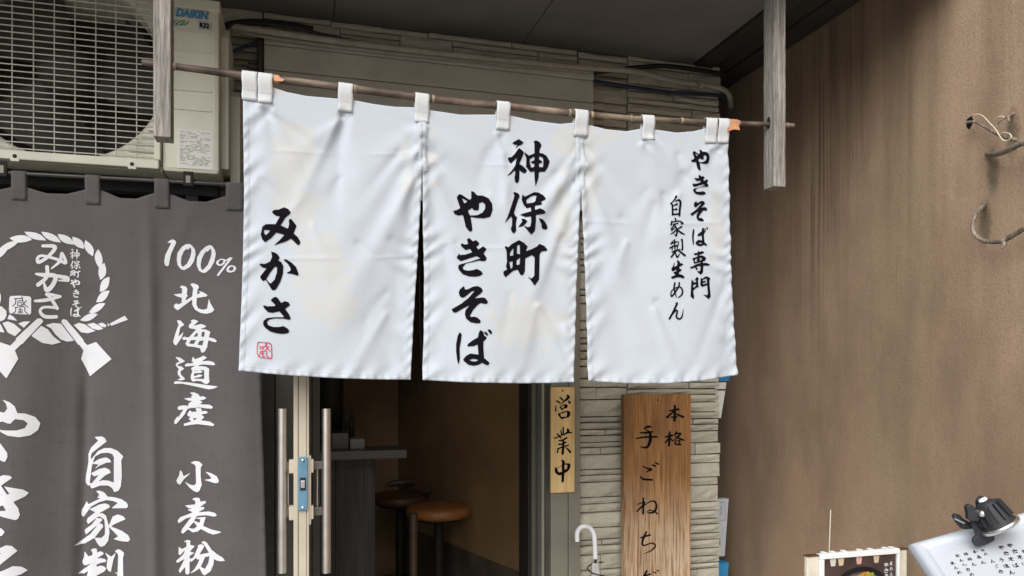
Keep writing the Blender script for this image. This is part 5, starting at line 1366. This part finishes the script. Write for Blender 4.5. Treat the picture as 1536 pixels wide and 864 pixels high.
# drawn blue emblem
sm_ = [bp(.205+.020*math.cos(t)*(1+.3*math.sin(3*t)), .098+.016*math.sin(t), -.0012) for t in np.linspace(0, 6.2, 20)]
MB().add(sm_, [tuple(range(20))]).build('blue_mark', M_pblue, sheet)
# stand leg under the board
leg = MB(); cpt = bp(BW*.5, BH*.55, -.014)
leg.tube([cpt, (cpt[0]+.02, cpt[1]+.02, .02)], .014, 12); leg.build('pole', M_bkpaint, MBd)
MB().lathe((cpt[0]+.02, cpt[1]+.02, 0), [(0, 0), (.18, 0), (.18, .012), (.03, .03), (0, .03)], 32).build('foot', M_bkpaint, MBd)

CL = thing('clip_lamp', 'charcoal clip-on lamp with ribbed shade clamped to the menu board', 'lamp', bp(.115, .0, 0))
def cp(px, py, d=0): return camp(px, py, 1.3-d)
def cu2(name, poly, t0, th, mat, parent, bevel=.0015):
    "flat jaw or lever traced in its own plane, given its thickness along the viewing direction"
    P = [camp(x, y, t0) for x, y in poly]; w = fwd*th; m = MB(); n = len(P)
    m.add([p for p in P]+[p+w for p in P], [tuple(range(n)), tuple(range(n, 2*n))[::-1]]+[(i, n+i, n+(i+1) % n, (i+1) % n) for i in range(n)])
    o = m.build(name, mat, parent); md = o.modifiers.new('b', 'BEVEL'); md.width = bevel; md.segments = 2; md.limit_method = 'ANGLE'; return o
sx = lambda x, y: (1350+x/6.968, 740+y/6.968)
T0 = 1.235
J = cu2('front_jaw', [sx(*p) for p in ((745, 260), (800, 240), (850, 260), (875, 330), (920, 405), (975, 425), (998, 465), (985, 500), (900, 540), (830, 562), (790, 550), (765, 505), (775, 465), (805, 445), (790, 400), (755, 340))], T0, .006, M_plastic_d, CL)
cu2('lever', [sx(*p) for p in ((700, 150), (715, 122), (755, 118), (785, 150), (805, 200), (845, 215), (835, 290), (760, 295), (715, 270), (715, 220))], T0-.012, .010, M_plastic_d, CL)
cu2('rear_jaw', [sx(*p) for p in ((560, 240), (580, 215), (620, 218), (680, 275), (750, 310), (780, 370), (700, 380), (655, 375), (600, 310))], T0+.012, .008, M_plastic_d, CL)
MB().tube([cp(*sx(575, 262), .062), cp(*sx(672, 310), .062)], .0016, 8).build('spring_wire', M_steel, CL)
# ribbed shade: turned body along its own axis
c0 = camp(*sx(868, 72), 1.235); c1 = camp(*sx(1045, 335), 1.226); axd = (c1-c0); Lh = np.linalg.norm(axd); axd = axd/Lh
shade = MB().lathe(tuple(c0), [(0, .0), (.0085, .001), (.0155, .006), (.018, .012), (.0195, .02), (.0255, Lh*.93), (.0265, Lh)], 40, tuple(axd)).build('shade', M_plastic_d, CL)
qq = Vector(axd).to_track_quat('Z', 'Y')
for k in range(14):
    a = 2*math.pi*k/14; d = qq @ Vector((math.cos(a), math.sin(a), 0)); tg = qq @ Vector((-math.sin(a), math.cos(a), 0))
    p0 = Vector(c0)+d*.0165+Vector(axd)*.008-tg*.0016
    MB().obox(p0, Vector(axd)*(Lh*.60)+d*.0045, tg*.0032, d*.0062).build('rib', M_plastic_d, shade)
MB().lathe(tuple(c0), [(0, -.004), (.006, -.003), (.0075, .0025)], 20, tuple(axd)).build('bulb_cap', M_white, shade)
MB().lathe(tuple(c0), [(.0262, Lh-.003), (.030, Lh-.002), (.0305, Lh+.003), (.028, Lh+.005), (.026, Lh+.003)], 40, tuple(axd)).build('chrome_ring', M_steel, shade)
MB().lathe(tuple(c0), [(0, Lh+.001), (.026, Lh+.002)], 40, tuple(axd)).build('lens', M_acf, shade)
MB().lathe(tuple(camp(*sx(852, 212), 1.218)), [(0, .006), (.0045, .005), (.005, 0), (.005, -.01)], 14, tuple(-fwd)).build('screw', M_steel, CL)
cabl = MB().tube(smoothpath([camp(*sx(835, 200), 1.24), camp(*sx(810, 140), 1.245), camp(*sx(805, 80), 1.245), camp(*sx(830, 40), 1.245), camp(*sx(862, 45), 1.245)], 6), .0022, 8).build('cable', M_cable, CL)
